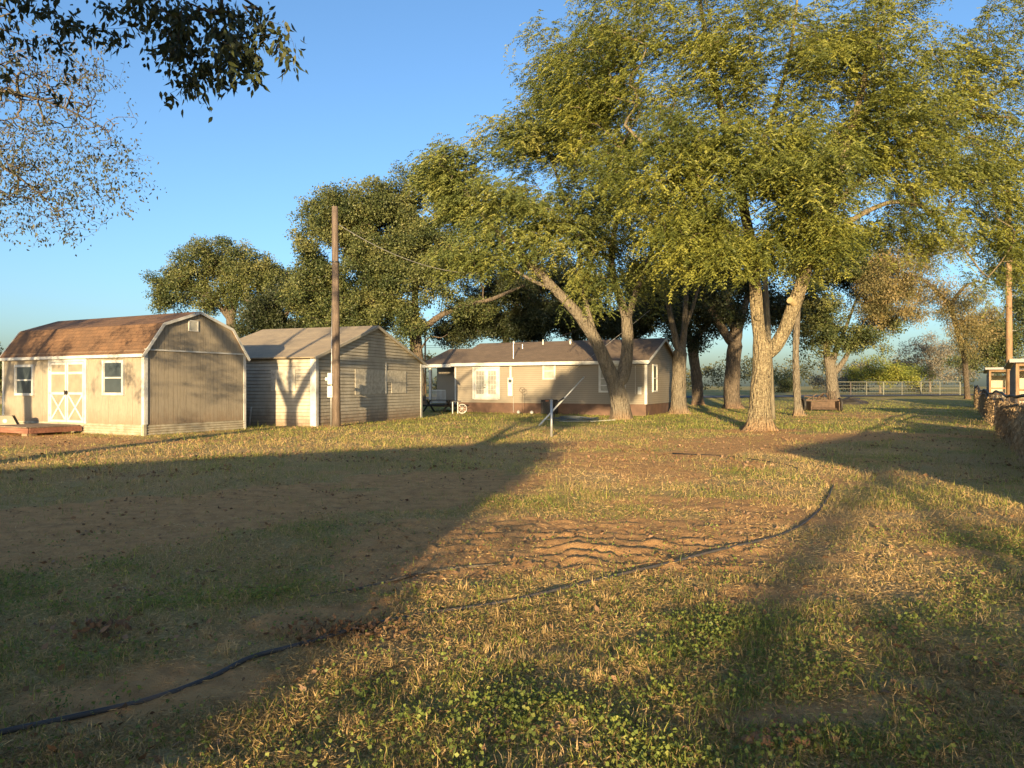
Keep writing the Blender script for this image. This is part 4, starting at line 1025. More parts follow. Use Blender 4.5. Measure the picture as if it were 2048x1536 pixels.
# ramp
r1 = empty('wooden_ramp', (-11.65, 22.5, 0), fr['rz']); tag(r1, 'low weathered plank ramp leading to the double doors', 'ramp')
mb = MB(); xa, xb = a0-3.4, a1-.15
for i in range(int((xb-xa)/.145)):
    x0 = xa+i*.145; h = .30-.22*max(0, (a0-.3-x0))/(3.1); 
    mb.box(x0, x0+.135, -1.75, -.08, h-.035, h)
mb.build('deck', M['plank'], r1)
mb = MB(); mb.bar((a0-.3, -1.77, .18), (xb, -1.77, .18), .04, .16); mb.bar((xa, -1.772, .02), (a0-.3, -1.772, .18), .04, .12); mb.box(xb, xb+.04, -1.74, -.1, .10, .265)
mb.build('side_board', wood('reddish_plank', (.14, .06, .04), (.30, .14, .09), vertical=False), r1)
mb = MB(); mb.box(xb-.5, xb-.2, -1.70, -1.4, 0, .10); mb.build('support_block', M['plank'], r1)
# step stool beside the ramp
p = G(26, 866); s = empty('step_stool', (p[0]-.15, p[1]-.1, .12), .35); tag(s, 'beige plastic trestle standing on the ramp at the left edge', 'trestle')
mb = MB(); outl = [(-.42, 0), (-.30, 0), (-.24, .10), (.24, .10), (.30, 0), (.42, 0), (.20, .48), (-.20, .48)]
mb.prism(outl, 'y', -.16, -.12); mb.prism(outl, 'y', .12, .16); mb.build('side_panel', M['shed_paint'], s)
mb = MB(); mb.box(-.21, .21, -.118, .118, .45, .482); mb.build('top', M['shed_paint'], s)
mb = MB(); mb.tube([(0, -.161, .30), (0, -.164, .30)], .065, 20); mb.build('round_mark', M['plastic_grey'], s)
# ---------------- second shed
fr = frame_of(-7.66, 27.7, .939, -.344); L, W_, EV, PK = 6.0, 8.86, 2.76, 4.25
root = empty('plank_shed', (-7.66, 27.7, 0), fr['rz']); tag(root, 'cream lap-sided outbuilding with gable end and boarded-up windows', 'shed')
mb = MB(); mb.prism([(0, -.1), (0, EV), (W_/2, PK), (W_, EV), (W_, -.1)], 'x', -L, 0)
lap_front(mb, -L, 0, .0, EV, .14, 0)
def ext(z):
    if z <= EV: return (0, W_)
    k = (z-EV)/(PK-EV)*W_/2; return (k, W_-k)
lap_side(mb, ext, .0, EV, .14, 0); lap_side(mb, ext, EV+.02, PK-.04, .14, 0, .03)
mb.build('wall', M['siding_grey'], root)
lap_shade_strips(root, paint('shed_lap_shade', (.13, .11, .08)), [(-L, -.22, 0, EV)], [(ext, 0, EV, .02), (ext, EV+.02, PK-.04, .03)], .14, .02)  # dark colour stands in for lap shade on the plank shed
mb = MB(); ov = .16
for (a, za, b, zb) in ((-.25, EV-.03, W_/2, PK+.06), (W_/2, PK+.06, W_+.25, EV-.03)):
    slab(mb, (-L-ov, a, za), (ov, a, za), (ov, b, zb), (-L-ov, b, zb), .05)
mb.build('roof', M['shingle_grey'], root)
mb = MB()
mb.bar((ov+.014, -.25, EV-.08), (ov+.014, W_/2, PK+.0), .03, .12); mb.bar((ov+.012, W_/2, PK+.0), (ov+.012, W_+.25, EV-.08), .03, .12)
mb.build('barge_board', M['siding_grey'], root)
for q in ((-.22, .05, -.05, -.024, 0, EV-.06), (.024, .052, -.024, .12, 0, EV-.06), (.024, .05, W_-.12, W_+.03, 0, EV-.05)): MB().box(*q).build('corner_trim', M['white'], root)
def brd(face, pts, name='board_panel'):
    mb = MB(); a0, a1, z0, z1 = pts
    if face == 'side': mb.box(.024, .042, a0, a1, z0, z1)
    else: mb.box(a0, a1, -.040, -.024, z0, z1)
    mb.build(name, M['osb'], root)
a = [on_side(fr, q) for q in (709, 740, 770, 782, 811)]; z = zat(fr, 0, a[2], 741); zb = zat(fr, 0, a[2], 788); zmid = (z+zb)/2
brd('side', (a[0], a[1]-.01, zb, zmid-.01)); brd('side', (a[0], a[2]-.01, zmid, z)); brd('side', (a[1], a[2]-.01, zb+.02, zmid-.01)); brd('side', (a[2], a[4], zmid, z)); brd('side', (a[3], a[4], zb+.03, zmid-.01))
mb = MB(); mb.box(.043, .055, a[2]-.03, a[2]+.06, zb+.02, z+.35); mb.build('batten', M['white'], root)
x0, x1 = on_front(fr, 543), on_front(fr, 592); brd('front', (x0, x1, zat(fr, x0, 0, 782), zat(fr, x0, 0, 740)))
# plank leaning on the shaded wall
p0 = on_front(fr, 509); mb = MB(); mb.bar((p0+.05, -.35, .0), (p0-.1, -.06, .75), .05, .03)
o = mb.build('loose_board', M['siding_grey']); o.location = (-7.66, 27.7, 0); o.rotation_euler = (0, 0, fr['rz']); tag(o, 'short pale board leaning on the shaded shed wall', 'board')
# ---------------- pole with meter
b = G(673, 855); root = empty('utility_pole', b); tag(root, 'tall bare wooden pole in front of the plank-sided shed gable', 'utility pole')
tp = P(669.5, 413, b[1])-b
mb = MB(); mb.tube([(0, 0, -.3), (tp[0]*.25, 0, tp[2]*.25), (tp[0]*.6, .01, tp[2]*.6), (tp[0], 0, tp[2])], [.165, .155, .14, .115], 18); mb.build('pole_shaft', M['pole'], root, smooth=True)
mb = MB(); zc = tp[2]*.745; mb.tube([(tp[0]*.74, 0, zc), (tp[0]*.74, 0, zc+.05)], .142, 18); mb.build('band', M['black'], root)
mb = MB(); mb.tube([(-.20, -.03, 0), (-.20, -.03, 1.1), (-.19, -.02, 2.0), (-.15, -.02, 5.4)], .022, 8); mb.build('conduit', M['metal'], root, smooth=True)
bx = empty('meter_cabinet', (0, 0, 0), 0, root)
mb = MB(); mb.box(-.31, -.13, -.16, -.02, 1.66, 2.10); mb.box(-.32, -.12, -.15, -.02, 1.16, 1.60); mb.build('cabinet', M['white'], bx, bevel=.008)
mb = MB(); mb.tube([(-.31, -.09, 1.86), (-.40, -.09, 1.86)], .075, 14); mb.build('meter', M['plastic_grey'], bx)
mb = MB(); mb.tube([(-.12-.05, -.165, 1.24), (-.12-.05, -.150, 1.24)], .018, 8); mb.build('lock', M['black'], bx)
def wire(name, label, a, b, sag, r=.012, n=24, mat='black'):
    mb = MB(); a = np.array(a); b = np.array(b); pts = []
    for i in range(n+1):
        s = i/n; p = a*(1-s)+b*s; p = p.copy(); p[2] -= sag*4*s*(1-s); pts.append(p)
    mb.tube(pts, r, 5); return tag(mb.build(name, M[mat]), label, 'cable')
tpw = tp+b
wire('power_cable', 'sagging overhead cable from the bare pole toward the trees', tpw-[0, 0, .6], P(1090, 520, 36), 1.25, .016, mat='metal')
# ---------------- house
fr = frame_of(7.31, 38.6, .902, -.433); L, W_, SB, EV, PK = 12.0, 7.0, .60, 3.06, 4.42
root = empty('house', (7.31, 38.6, 0), fr['rz']); tag(root, 'single-storey beige vinyl-sided house with dark shingle roof and side porch', 'house')
mb = MB(); mb.prism([(0, SB), (0, EV), (W_/2, PK-.06), (W_, EV), (W_, SB)], 'x', -L, 0)
lap_front(mb, -L, 0, SB, EV, .115, 0, .016)
def ext(z):
    if z <= EV: return (0, W_)
    k = (z-EV)/(PK-EV)*W_/2; return (k, W_-k)
lap_side(mb, ext, SB, EV, .115, 0, .016); lap_side(mb, ext, EV, PK-.1, .115, 0, .016)
mb.box(-L-2.3, -L-.0, 1.6, 1.75, .5, EV-.1)
xr0, xr1 = on_front(fr, 893, 1.6), -L
mb2 = MB(); 
mb.build('wall', M['house_siding'], root)
lap_shade_strips(root, paint('vinyl_lap_shade', (.15, .12, .08)), [(-L, -.1, SB, EV-.1)], [(ext, SB, EV, .016), (ext, EV, PK-.1, .016)], .115, .016)  # lap shade of the house siding put in as darker strips
mb = MB(); mb.box(-L+.03, -.04, .03, W_-.05, -.1, SB); mb.box(-L-2.25, -L+.02, .25, 5.0, .30, .42); mb.build('foundation', M['foundation'], root)
mb = MB(); o_ = .35
slab(mb, (-L-.15, -o_, EV-.06), (.22, -o_, EV-.06), (.22, W_/2, PK), (-L-.15, W_/2, PK), .06)
slab(mb, (-L-.15, W_/2, PK), (.22, W_/2, PK), (.22, W_+o_, EV-.06), (-L-.15, W_+o_, EV-.06), .06)
mb.build('roof', M['shingle_dark'], root)
mb = MB(); mb.box(-L-.15, .22, -o_-.03, -o_-.001, EV-.26, EV-.07); mb.box(-L-.14, .21, -o_, -.02, EV-.20, EV-.17)
mb.bar((.235, -o_, EV-.14), (.235, W_/2, PK-.08), .03, .14); mb.bar((.237, W_/2, PK-.08), (.237, W_+o_, EV-.14), .03, .14); mb.build('fascia', M['white'], root)
for q in ((-.10, .03, -.035, -.021, SB, EV-.2), (.021, .036, -.021, .10, SB, EV-.1), (-L-.02, -L+.09, -.035, -.021, SB, EV-.2)): MB().box(*q).build('corner_trim', M['white'], root)
# porch
pr = empty('porch', (0, 0, 0), 0, root); PX = -L-2.33
mb = MB(); slab(mb, (PX-.1, -.25, EV-.10), (-L-.16, -.25, EV-.10), (-L-.16, 2.6, 4.05), (PX-.1+.5, 2.6, 4.05), .06)
slab(mb, (PX-.1+.5, 2.6, 4.05), (-L-.16, 2.6, 4.05), (-L-.16, 5.5, EV-.1), (PX-.1, 5.5, EV-.1), .06); mb.build('roof', M['shingle_dark'], pr)
mb = MB(); mb.box(PX-.1, -L-.16, -.28, -.255, EV-.30, EV-.11); mb.bar((PX-.12, -.25, EV-.2), (PX-.12, 5.5, EV-.2), .03, .2); mb.build('fascia', M['white'], pr)
for (xx, yy) in ((on_front(fr, 861, 0.), .0), (on_front(fr, 890.5, 0.0)-.0, 1.35)):
    mb = MB(); mb.box(xx-.075, xx+.075, yy-.075, yy+.075, .42, EV-.2); mb.build('post', M['white'], pr)
x0, x1 = on_front(fr, 866), on_front(fr, 891)
mb = MB(); mb.box(x0-.1, x1, -.03, .03, 1.30, 1.36); mb.box(x0-.1, x1, -.03, .03, .55, .60)
n = 11
for i in range(n): xx = x0+(x1-x0)*i/(n-1); mb.box(xx-.018, xx+.018, -.018, .018, .601, 1.299)
mb.build('railing', M['white'], pr)
mb = MB(); mb.box(PX+.05, -L-.001, .0, 4.9, .425, .46); mb.build('deck', M['plank'], pr)
# french doors
a0, a1 = on_front(fr, 946), on_front(fr, 1000.5); am = (a0+a1)/2; z0, z1 = zat(fr, am, 0, 798), zat(fr, am, 0, 733)
fd = empty('french_door', (0, 0, 0), 0, root)
mb = MB(); mb.box(a0, a0+.12, -.07, -.017, z0, z1); mb.box(a1-.12, a1, -.07, -.017, z0, z1); mb.box(a0+.12, a1-.12, -.072, -.017, z1-.13, z1); mb.box(a0+.12, a1-.12, -.09, -.017, z0-.03, z0+.05); mb.build('frame', M['white'], fd)
for s in (0, 1):
    d0, d1 = (a0+.13, am-.004) if s == 0 else (am+.004, a1-.13)
    mb = MB(); mb.box(d0, d0+.13, -.055, -.018, z0+.06, z1-.14); mb.box(d1-.13, d1, -.055, -.018, z0+.06, z1-.14); mb.box(d0+.13, d1-.13, -.055, -.018, z1-.27, z1-.14); mb.box(d0+.13, d1-.13, -.055, -.018, z0+.06, z0+.30)
    g0, g1, h0, h1 = d0+.13, d1-.13, z0+.30, z1-.27
    for i in (1, 2): xx = g0+(g1-g0)*i/3; mb.box(xx-.010, xx+.010, -.053, -.035, h0, h1)
    for i in range(1, 5): zz = h0+(h1-h0)*i/5; mb.box(g0, g1, -.0525, -.0355, zz-.010, zz+.010)
    dl = mb.build('door_leaf', M['white'], fd)
    mb = MB(); mb.box(g0, g1, -.032, -.020, h0, h1); mb.build('pane', M['curtain'], dl)
    if s == 0:
        mb = MB(); hx = d1-.06; mb.tube([(hx, -.056, 1.66), (hx, -.085, 1.66)], .03, 10).build('lock', M['black'], dl); mb = MB(); mb.tube([(hx, -.056, 1.50), (hx, -.10, 1.50)], .03, 10); mb.bar((hx, -.10, 1.50), (hx-.12, -.10, 1.50), .02); mb.build('handle', M['black'], dl)
a0, a1 = on_front(fr, 1086), on_front(fr, 1112); am = (a0+a1)/2
window(root, 'front', a0, a1, zat(fr, am, 0, 759), zat(fr, am, 0, 725), 1, -.012, .085, True)
a0, a1 = on_front(fr, 1198), on_front(fr, 1252); am = (a0+a1)/2
window(root, 'front', a0, a1, zat(fr, am, 0, 785), zat(fr, am, 0, 728), 3, -.012, .1, True)
s0, s1 = on_side(fr, 1304), on_side(fr, 1312.5); sm = (s0+s1)/2
window(root, 'side', s0, s1, zat(fr, 0, sm, 784), zat(fr, 0, sm, 729), 1, .012, .09)
# service entry
xm = on_front(fr, 1022.5)
mt = empty('electric_meter', (0, 0, 0), 0, root)
mb = MB(); mb.box(xm-.07, xm+.07, -.10, -.02, 2.1, EV-.27); mb.build('conduit', M['white'], mt)
mb = MB(); mb.box(xm-.17, xm+.17, -.16, -.02, 1.72, 2.09); mb.box(xm-.16, xm+.14, -.15, -.02, 1.0, 1.715); mb.build('cabinet', M['plastic_grey'], mt, bevel=.008)
mb = MB(); mb.tube([(xm+.02, -.161, 1.9), (xm+.02, -.24, 1.9)], .10, 16); mb.build('meter', M['glass'], mt)
mb = MB(); mb.box(xm+.15, xm+.17, -.045, -.02, .05, 1.0); mb.build('ground_wire', M['metal'], mt)
zr = lambda y: EV-.06+(y+o_)*(PK-EV+.06)/(W_/2+o_)
mb = MB(); mb.tube([(xm, .3, zr(.3)-.2), (xm, .3, zr(.3)+1.05)], .028, 8); mb.tube([(xm, .3, zr(.3)+1.05), (xm+.09, .22, zr(.3)+1.0), (xm+.13, .2, zr(.3)+.88)], .03, 8); mb.build('service_mast', M['metal'], root)
for px_, yy, hh in ((1045, 2.2, .28), (1086, 2.9, .30)):
    xx = on_front(fr, px_, yy); mb = MB(); mb.tube([(xx, yy, zr(yy)-.1), (xx, yy, zr(yy)+hh)], .035, 8); mb.build('vent_pipe', M['metal'], root)
xx = on_front(fr, 1141, 2.9); mb = MB(); mb.tube([(xx, 2.9, zr(2.9)-.1), (xx, 2.9, zr(2.9)+.18)], .09, 12); mb.tube([(xx, 2.9, zr(2.9)+.18), (xx, 2.9, zr(2.9)+.28)], [.15, .08], 12); mb.build('vent_cap', M['metal'], root)
xx = on_front(fr, 1280); mb = MB(); mb.box(xx-.10, xx+.10, -.10, -.017, 1.15, 1.55); mb.tube([(xx-.25, -.04, 1.15), (xx-.25, -.04, 2.7)], .012, 6); mb.build('junction_box', M['plastic_grey'], root)
def loc2w(fr, x, y, z): return np.array([fr['o'][0]+fr['u'][0]*x+fr['v'][0]*y, fr['o'][1]+fr['u'][1]*x+fr['v'][1]*y, z])
HF = fr
mast = loc2w(fr, xm, .3, zr(.3)+.8)
wire('service_cable', 'thin service cable from the house mast rising past the forked tree', mast, P(1390, 520, 37), .9, .010)
wire('guy_wire', 'thin slanting wire across the right part of the house roof', P(1140, 745, 36.5), P(1300, 620, 36.5), .05, .009, mat='metal')
# AC unit
xa = on_front(fr, 1098, -.8); w = loc2w(fr, xa, -.75, 0); ac = empty('air_conditioner', w, fr['rz']); tag(ac, 'dark louvred air-conditioning unit against the house wall', 'air conditioner')
mb = MB(); mb.box(-.36, .36, -.36, .36, .03, .08); mb.box(-.36, .36, -.36, .36, .70, .82)
for sx in (-1, 1):
    for sy in (-1, 1): mb.box(sx*.36-.03*(sx > 0), sx*.36+.03*(sx < 0), sy*.36-.03*(sy > 0), sy*.36+.03*(sy < 0), .08, .70)
mb.build('casing', M['black'], ac)
mb = MB()
for i in range(16):
    zc = .10+.6*i/16
    for sg in (-1, 1): mb.bar((-.33, sg*.345, zc), (.33, sg*.345, zc), .015, .014); mb.bar((sg*.345, -.33, zc), (sg*.345, .33, zc), .015, .014)
mb.build('louvre', paint('dark_grey_metal', (.06, .06, .062), .5), ac)
mb = MB(); mb.box(-.30, .30, -.30, .30, .085, .69); mb.build('coil', M['dark'], ac)
mb = MB(); mb.box(-.10, .10, -.363, -.3605, .745, .775); mb.build('badge', M['rail_orange'], ac)
mb = MB(); mb.tube([(0, 0, .82), (0, 0, .84)], [.27, .25], 20); mb.build('fan_grille', M['black'], ac)
# garden stake with ring
xs_ = on_front(fr, 1044.5, -.9); w = loc2w(fr, xs_, -.9, 0); st = empty('garden_ornament', w, fr['rz']); tag(st, 'rusty metal stake topped by a ring in front of the house siding', 'garden ornament')
mb = MB(); mb.tube([(0, 0, -.1), (0, 0, 1.22)], .014, 6); mb.build('stake', M['rusty'], st)
mb = MB(); ring = [(0.17*math.cos(a), 0, 1.37+.15*math.sin(a)) for a in np.linspace(0, 2*math.pi, 25)]; mb.tube(ring, .013, 6, False)
mb.tube([(0, 0, 1.22), (0, 0, 1.38), (.13, 0, 1.47)], .011, 5); mb.tube([(0, 0, 1.38), (-.13, 0, 1.47)], .011, 5); mb.build('ring', M['rusty'], st)
for k, (px, py, lab) in enumerate(((1037, 818, 'left of two pale globe lights on the soil by the house'), (1063.5, 818, 'right of two pale globe lights on the soil by the house'))):
    xx = on_front(fr, px, -1.0); w = loc2w(fr, xx, -1.0, 0); o = empty('garden_light', w); tag(o, lab, 'garden light', 'pale garden lights by the house')
    mb = MB(); 
    pts = [(0, 0, .0), (0, 0, .02), (0, 0, .06), (0, 0, .12), (0, 0, .17), (0, 0, .20)]; mb.tube(pts, [.03, .07, .095, .10, .07, .01], 12); mb.build('globe', M['white'], o, smooth=True)
    mb = MB(); mb.tube([(0, 0, -.08), (0, 0, 0.0)], .035, 8); mb.build('stem', M['black'], o)
# steel post + leaning pipe
b = G(1103, 873); o = empty('steel_post', b); tag(o, 'short upright galvanised post standing in the lawn before the house', 'post')
mb = MB(); mb.tube([(0, 0, -.2), (0, 0, 1.14)], .042, 14); mb.build('post_tube', M['metal'], o, smooth=True)
mb = MB(); mb.tube([(0, 0, 1.14), (0, 0, 1.155), (0, 0, 1.17)], [.048, .048, .02], 14); mb.build('cap', M['metal'], o)
mb = MB(); a = P(1077, 851, 28.6); a[2] = -.02; b2 = P(1168, 754, 30.6); mid = P(1103, 824, 29.2)
mb.tube([a, (a+b2)/2, b2], [.038, .034, .018], 10); o = mb.build('leaning_pipe', M['plastic_grey'], smooth=True); tag(o, 'long pale pipe slanting up out of the lawn behind the short post', 'pipe')
mb = MB(); mb.tube([P(1112, 806, 29.45), P(1128, 796, 29.6)], [.03, .035], 8); p_ = P(1106, 820, 29.5); mb.tube([P(1112, 806, 29.45), np.array([p_[0], 29.55, -.02])], .018, 6); tag(mb.build('prop_stake', M['black']), 'short dark stake propping up the slanting pale pipe', 'stake')
# hose coil
c = G(1150, 841); mb = MB(); pts = []
for i in range(220):
    a = i*.19; rr_ = .55+.35*math.sin(i*.07)+.08*math.sin(i*.41); pts.append((c[0]+1.25*rr_*math.cos(a), c[1]+1.6*rr_*math.sin(a), .03+.10*abs(math.sin(i*.31))*(i/220)+.03))
mb.tube(pts, .018, 6); tag(mb.build('garden_hose', paint('grey_green_hose', (.07, .085, .09), .5), smooth=True), 'loosely coiled dark garden hose lying on the lawn', 'hose')
mb = MB(); pts = [c+[-1.3, .4, .05], c+[-.6, -1.2, .02], c+[.8, -.9, .015], c+[1.9, .2, .02]]; mb.tube(pts, .02, 6); tag(mb.build('hose_end', M['plastic_grey']), 'pale hose end curving in front of the coiled hose', 'hose')
# picnic table
w = G(872, 826); pt = empty('picnic_table', w+[0, 1.2, 0], fr['rz']); tag(pt, 'dark picnic table in the shade beside the plank-sided shed', 'picnic table')
mb = MB(); 
for i in range(5): mb.box(-.95, .95, -.38+i*.155, -.38+i*.155+.14, .72, .76)
mb.build('tabletop', M['dark'], pt)
for sg in (-1, 1):
    mb = MB(); mb.box(-.95, .95, sg*.72-.13, sg*.72+.13, .43, .47); mb.build('bench_seat', M['dark'], pt)
for sx in (-.7, .7):
    mb = MB(); mb.bar((sx, -.62, 0), (sx, .25, .72), .05, .09); mb.bar((sx+.06, .62, 0), (sx+.06, -.25, .72), .05, .09); mb.bar((sx+.12, -.8, .40), (sx+.12, .8, .40), .05, .08); mb.build('leg', M['dark'], pt)
# cart beside the table
w = G(912, 827); ct = empty('garden_cart', w, 0); tag(ct, 'small cart with pale legs and one spoked wheel by the porch', 'cart')
mb = MB(); mb.box(-.22, .28, -.25, .25, .68, .73); mb.build('tray', M['black'], ct)
for sx in (-.18, .12):
    mb = MB(); mb.box(sx-.025, sx+.025, -.22, -.17, 0, .68); mb.build('leg', M['plastic_grey'], ct)
mb = MB(); ring = [(.36+.26*math.cos(a), 0, .28+.26*math.sin(a)) for a in np.linspace(0, 2*math.pi, 25)]; mb.tube(ring, .025, 6, False); wh = mb.build('wheel', M['plastic_grey'], ct)
mb = MB(); 
for a in np.linspace(0, math.pi, 5)[:-1]: mb.bar((.36-.25*math.cos(a), 0, .28-.25*math.sin(a)), (.36+.25*math.cos(a), 0, .28+.25*math.sin(a)), .008)
mb.build('spokes', M['metal'], wh)
# torch
w = G(903, 820); o = empty('garden_torch', w+[0, .8, 0]); tag(o, 'slim dark torch standing by the porch steps', 'torch')
mb = MB(); mb.tube([(0, 0, 0), (0, 0, 1.35)], .02, 8); mb.build('pole_stem', M['black'], o); mb = MB(); mb.tube([(0, 0, 1.35), (0, 0, 1.42), (0, 0, 1.55), (0, 0, 1.6)], [.03, .07, .07, .03], 10); mb.build('burner', M['rusty'], o)
# grey pole behind the big tree, right pole, distant pole
def pole(px, Y, ytop, r, mat, label, lean=0, extra=True):
    b = base(px, Y, 0); tp = P(px+lean, ytop, Y); o = empty('utility_pole', b); tag(o, label, 'utility pole')
    mb = MB(); d = tp-b; mb.tube([(0, 0, -.3), d*.33, d*.66, d], [r, r*.93, r*.85, r*.75], 16); mb.build('pole_shaft', M[mat], o, smooth=True); return o, d
pole(1545, 34, 505, .155, 'pole_grey', 'grey wooden pole standing right behind the big forked trunk', -17)
o, d = pole(2019, 44, 360, .19, 'pole_orange', 'tall orange-brown pole rising behind the livestock shelters', -2)
for i in range(7):
    z_ = 4.5+i*.55; sg = 1 if i % 2 else -1; MB().tube([(0, -.1, z_), (sg*.3, -.2, z_)], .012, 5).build('step_bolt', M['metal'], o)
o, d = pole(851, 92, 640, .13, 'pole_orange', 'distant thin utility pole between the plank shed and the porch roof', -1)
mb = MB(); mb.box(-.9, .9, -.05, .05, d[2]-.5, d[2]-.4); mb.build('crossarm', M['pole'], o)
for k, zz in enumerate((664, 688, 692)):
    wire('power_line', ('topmost', 'middle', 'lowest')[k]+' of three distant wires crossing the gap by the porch', P(560, zz-3, 95), P(1200, zz-3, 90), .4, .02)
# ---------------- farm implement
w = base(1643, 45, 0); im = empty('box_scraper', w, -.08); tag(im, 'rusty tractor implement parked between the slender tree and leaning oak', 'farm implement')
mb = MB(); mb.prism([(-.3, .12), (-.05, .08), (.10, .20), (.12, .62), (.07, .62), (.05, .24), (-.1, .14), (-.28, .16)], 'x', -.75, .85); mb.build('blade_box', M['rusty'], im)
for sx in (-.80, .90):
    mb = MB(); mb.box(sx-.03, sx+.03, -.55, .45, .06, .62); mb.build('side_plate', M['rusty'], im)
mb = MB(); mb.bar((-1.0, -.1, .70), (1.05, -.1, .70), .10); mb.bar((-.4, -.1, .70), (-.05, -.5, 1.15), .06); mb.bar((.5, -.1, .70), (.1, -.5, 1.15), .06); mb.bar((0, -.5, 1.15), (0, .5, .65), .05); mb.bar((-.9, -.1, .75), (-.35, -.2, 1.1), .05); mb.bar((-1.0, .2, .95), (.2, -.3, .8), .05)
mb.build('hitch_frame', M['rusty'], im)
for sx in np.linspace(-.6, .7, 5): MB().bar((sx, -.25, .75), (sx, -.3, .95), .04, .07).build('shank', M['rusty'], im)
for sx in (-1.12, 1.12):
    mb = MB(); ring = [(sx, .38*math.cos(a), .40+.38*math.sin(a)) for a in np.linspace(0, 2*math.pi, 21)]; mb.tube(ring, .085, 8, False); wh = mb.build('wheel', M['dark'], im, smooth=True)
    mb = MB(); mb.tube([(sx-.06, 0, .40), (sx+.06, 0, .40)], .27, 16); mb.build('rim', M['rusty'], wh)
# stump
w = base(1664, 50, 0); 
mb = MB(); mb.tube([(0, 0, -.1), (0, 0, .2), (.02, 0, .9), (.02, 0, 1.25)], [.42, .33, .28, .27], 14); o = mb.build('tree_stump', M['bark_oak'], smooth=False); o.location = w; tag(o, 'dark upright stump close behind the implement', 'stump')
w = base(1700, 60, 0); mb = MB(); mb.lump((0, 0, .0), 1.2, 5, .45); mb.lump((.9, .2, 0), .9, 6, .35); o = mb.build('brush_pile', M['dark']); o.location = w; tag(o, 'low dark heap on the grass right of the leaning oak', 'brush pile')
# ---------------- far pipe fence
fb = 80.0; root = empty('pipe_fence', base(1700, fb, 0)); tag(root, 'pale pipe fence with wire mesh across the far end of the yard', 'fence')
o0 = np.array(root.location)
def fpt(px, z, Y=fb):
    b_ = base(px, Y, 0); return b_+[0, 0, z]-o0
for px in (1701, 1733, 1767, 1804, 1842, 1880, 1920):
    mb = MB(); mb.tube([fpt(px, -.1), fpt(px, 1.52)], .07 if px in (1701, 1767, 1842, 1920) else .04, 8); mb.build('post', M['rail_white'] if px != 1701 else M['rail_dark'], root)
for z_ in (1.50, 1.12, .76, .30):
    mb = MB(); mb.tube([fpt(1665, z_) , fpt(1740, z_), fpt(1840, z_), fpt(1921, z_)], .04 if z_ > 1.4 else .02, 6); mb.build('rail', M['rail_white'], root)
mb = MB()
for px in np.arange(1703, 1920, 3.2): mb.tube([fpt(px, .05), fpt(px, 1.48)], .007, 3)
o = mb.build('wire_mesh', M['metal'], root)
mb = MB(); mb.tube([base(1930, 74, 0)+[0, 0, .1], base(1890, 70, 0)+[0, 0, .8], base(1850, 66, 0)+[0, 0, .1]], .06, 6); 
# ---------------- vine-covered fence on the right
def fl(Y): return np.array([.625*Y+1.5, Y, float(gheight(np.array([.625*Y+1.5]), np.array([Y*1.0]))[0])])
root = empty('yard_fence', fl(12)); tag(root, 'dark pipe-railed fence with dried vines along the right edge', 'fence'); o0 = fl(12)
def ftop(Y): return 1.34+.05*math.sin(Y*.55)+.02*math.sin(Y*1.7)+(.25 if Y > 40 else 0)*min(1, (Y-40)/10)
mb = MB(); mb.tube([fl(Y)+[0, 0, ftop(Y)]-o0 for Y in np.arange(8, 58, .7)], .04, 8); mb.build('top_rail', M['rail_dark'], root, smooth=True)
mb = MB(); mb.tube([fl(Y)+[.0, 0, ftop(Y)-.25-.05*math.sin(Y)]-o0 for Y in np.arange(8, 58, .7)], .032, 8); mb.build('middle_rail', M['rail_dark'], root, smooth=True)
for Y in np.arange(9, 58, 3.1):
    mb = MB(); mb.tube([fl(Y)+[.05, 0, -.1]-o0, fl(Y)+[.05, 0, ftop(Y)+.02]-o0], .038, 8); mb.build('post', M['rail_dark'], root)
mb = MB()
for Y in np.arange(8, 58, .22): mb.tube([fl(Y)-o0, fl(Y)+[0, 0, ftop(Y)-.02]-o0], .005, 3, False)
for z_ in np.arange(.15, 1.2, .2): mb.tube([fl(Y)+[0, 0, z_]-o0 for Y in np.arange(8, 58, 2.)], .005, 3, False)
mb.build('wire_mesh', M['rail_dark'], root)
def vine(Y0, Y1, n, dens_z, label, mat='vine', th=.06):
    u = rng.random(n); Y = Y0+(Y1-Y0)*u; X = .625*Y+1.5
    tz = np.array([ftop(y_) for y_ in Y])-.30-.12*np.sin(Y*2.3); z = tz*rng.random(n)**.85
    off = rng.normal(0, th, n)*(1.25-.4*z)+.02
    # strands hang: longish thin kites pointing down
    d = np.stack([rng.normal(0, .35, n), rng.normal(0, .35, n), -np.ones(n)], -1)
    p = np.stack([X+off*.85, Y-off*.53, z+.08], -1)
    V, Fq = kites(p, rng.uniform(.06, .20, n), rng.uniform(.012, .035, n), d, .3)
    b_ = fl((Y0+Y1)/2)
    tag(np_mesh('dry_vine', V, Fq, M[mat], tint=np.clip(rng.normal(.5, .25, n), 0, 1), loc=b_), label, 'vine', 'vine clumps hanging on the right fence')
vine(17.5, 24.6, 13000, 1, 'tan dried vine mass on the nearest visible part of the right fence')
vine(11, 17.3, 5500, 1, 'shadowed dried vine at the extreme right edge of the fence')
vine(27.5, 32.5, 3200, 1, 'thin dark vine clump halfway along the right fence')
vine(34.5, 43, 4200, 1, 'brown vine clump beyond the middle of the right fence')
vine(47, 56, 3800, 1, 'far dark vine clump where the right fence meets the yard end')
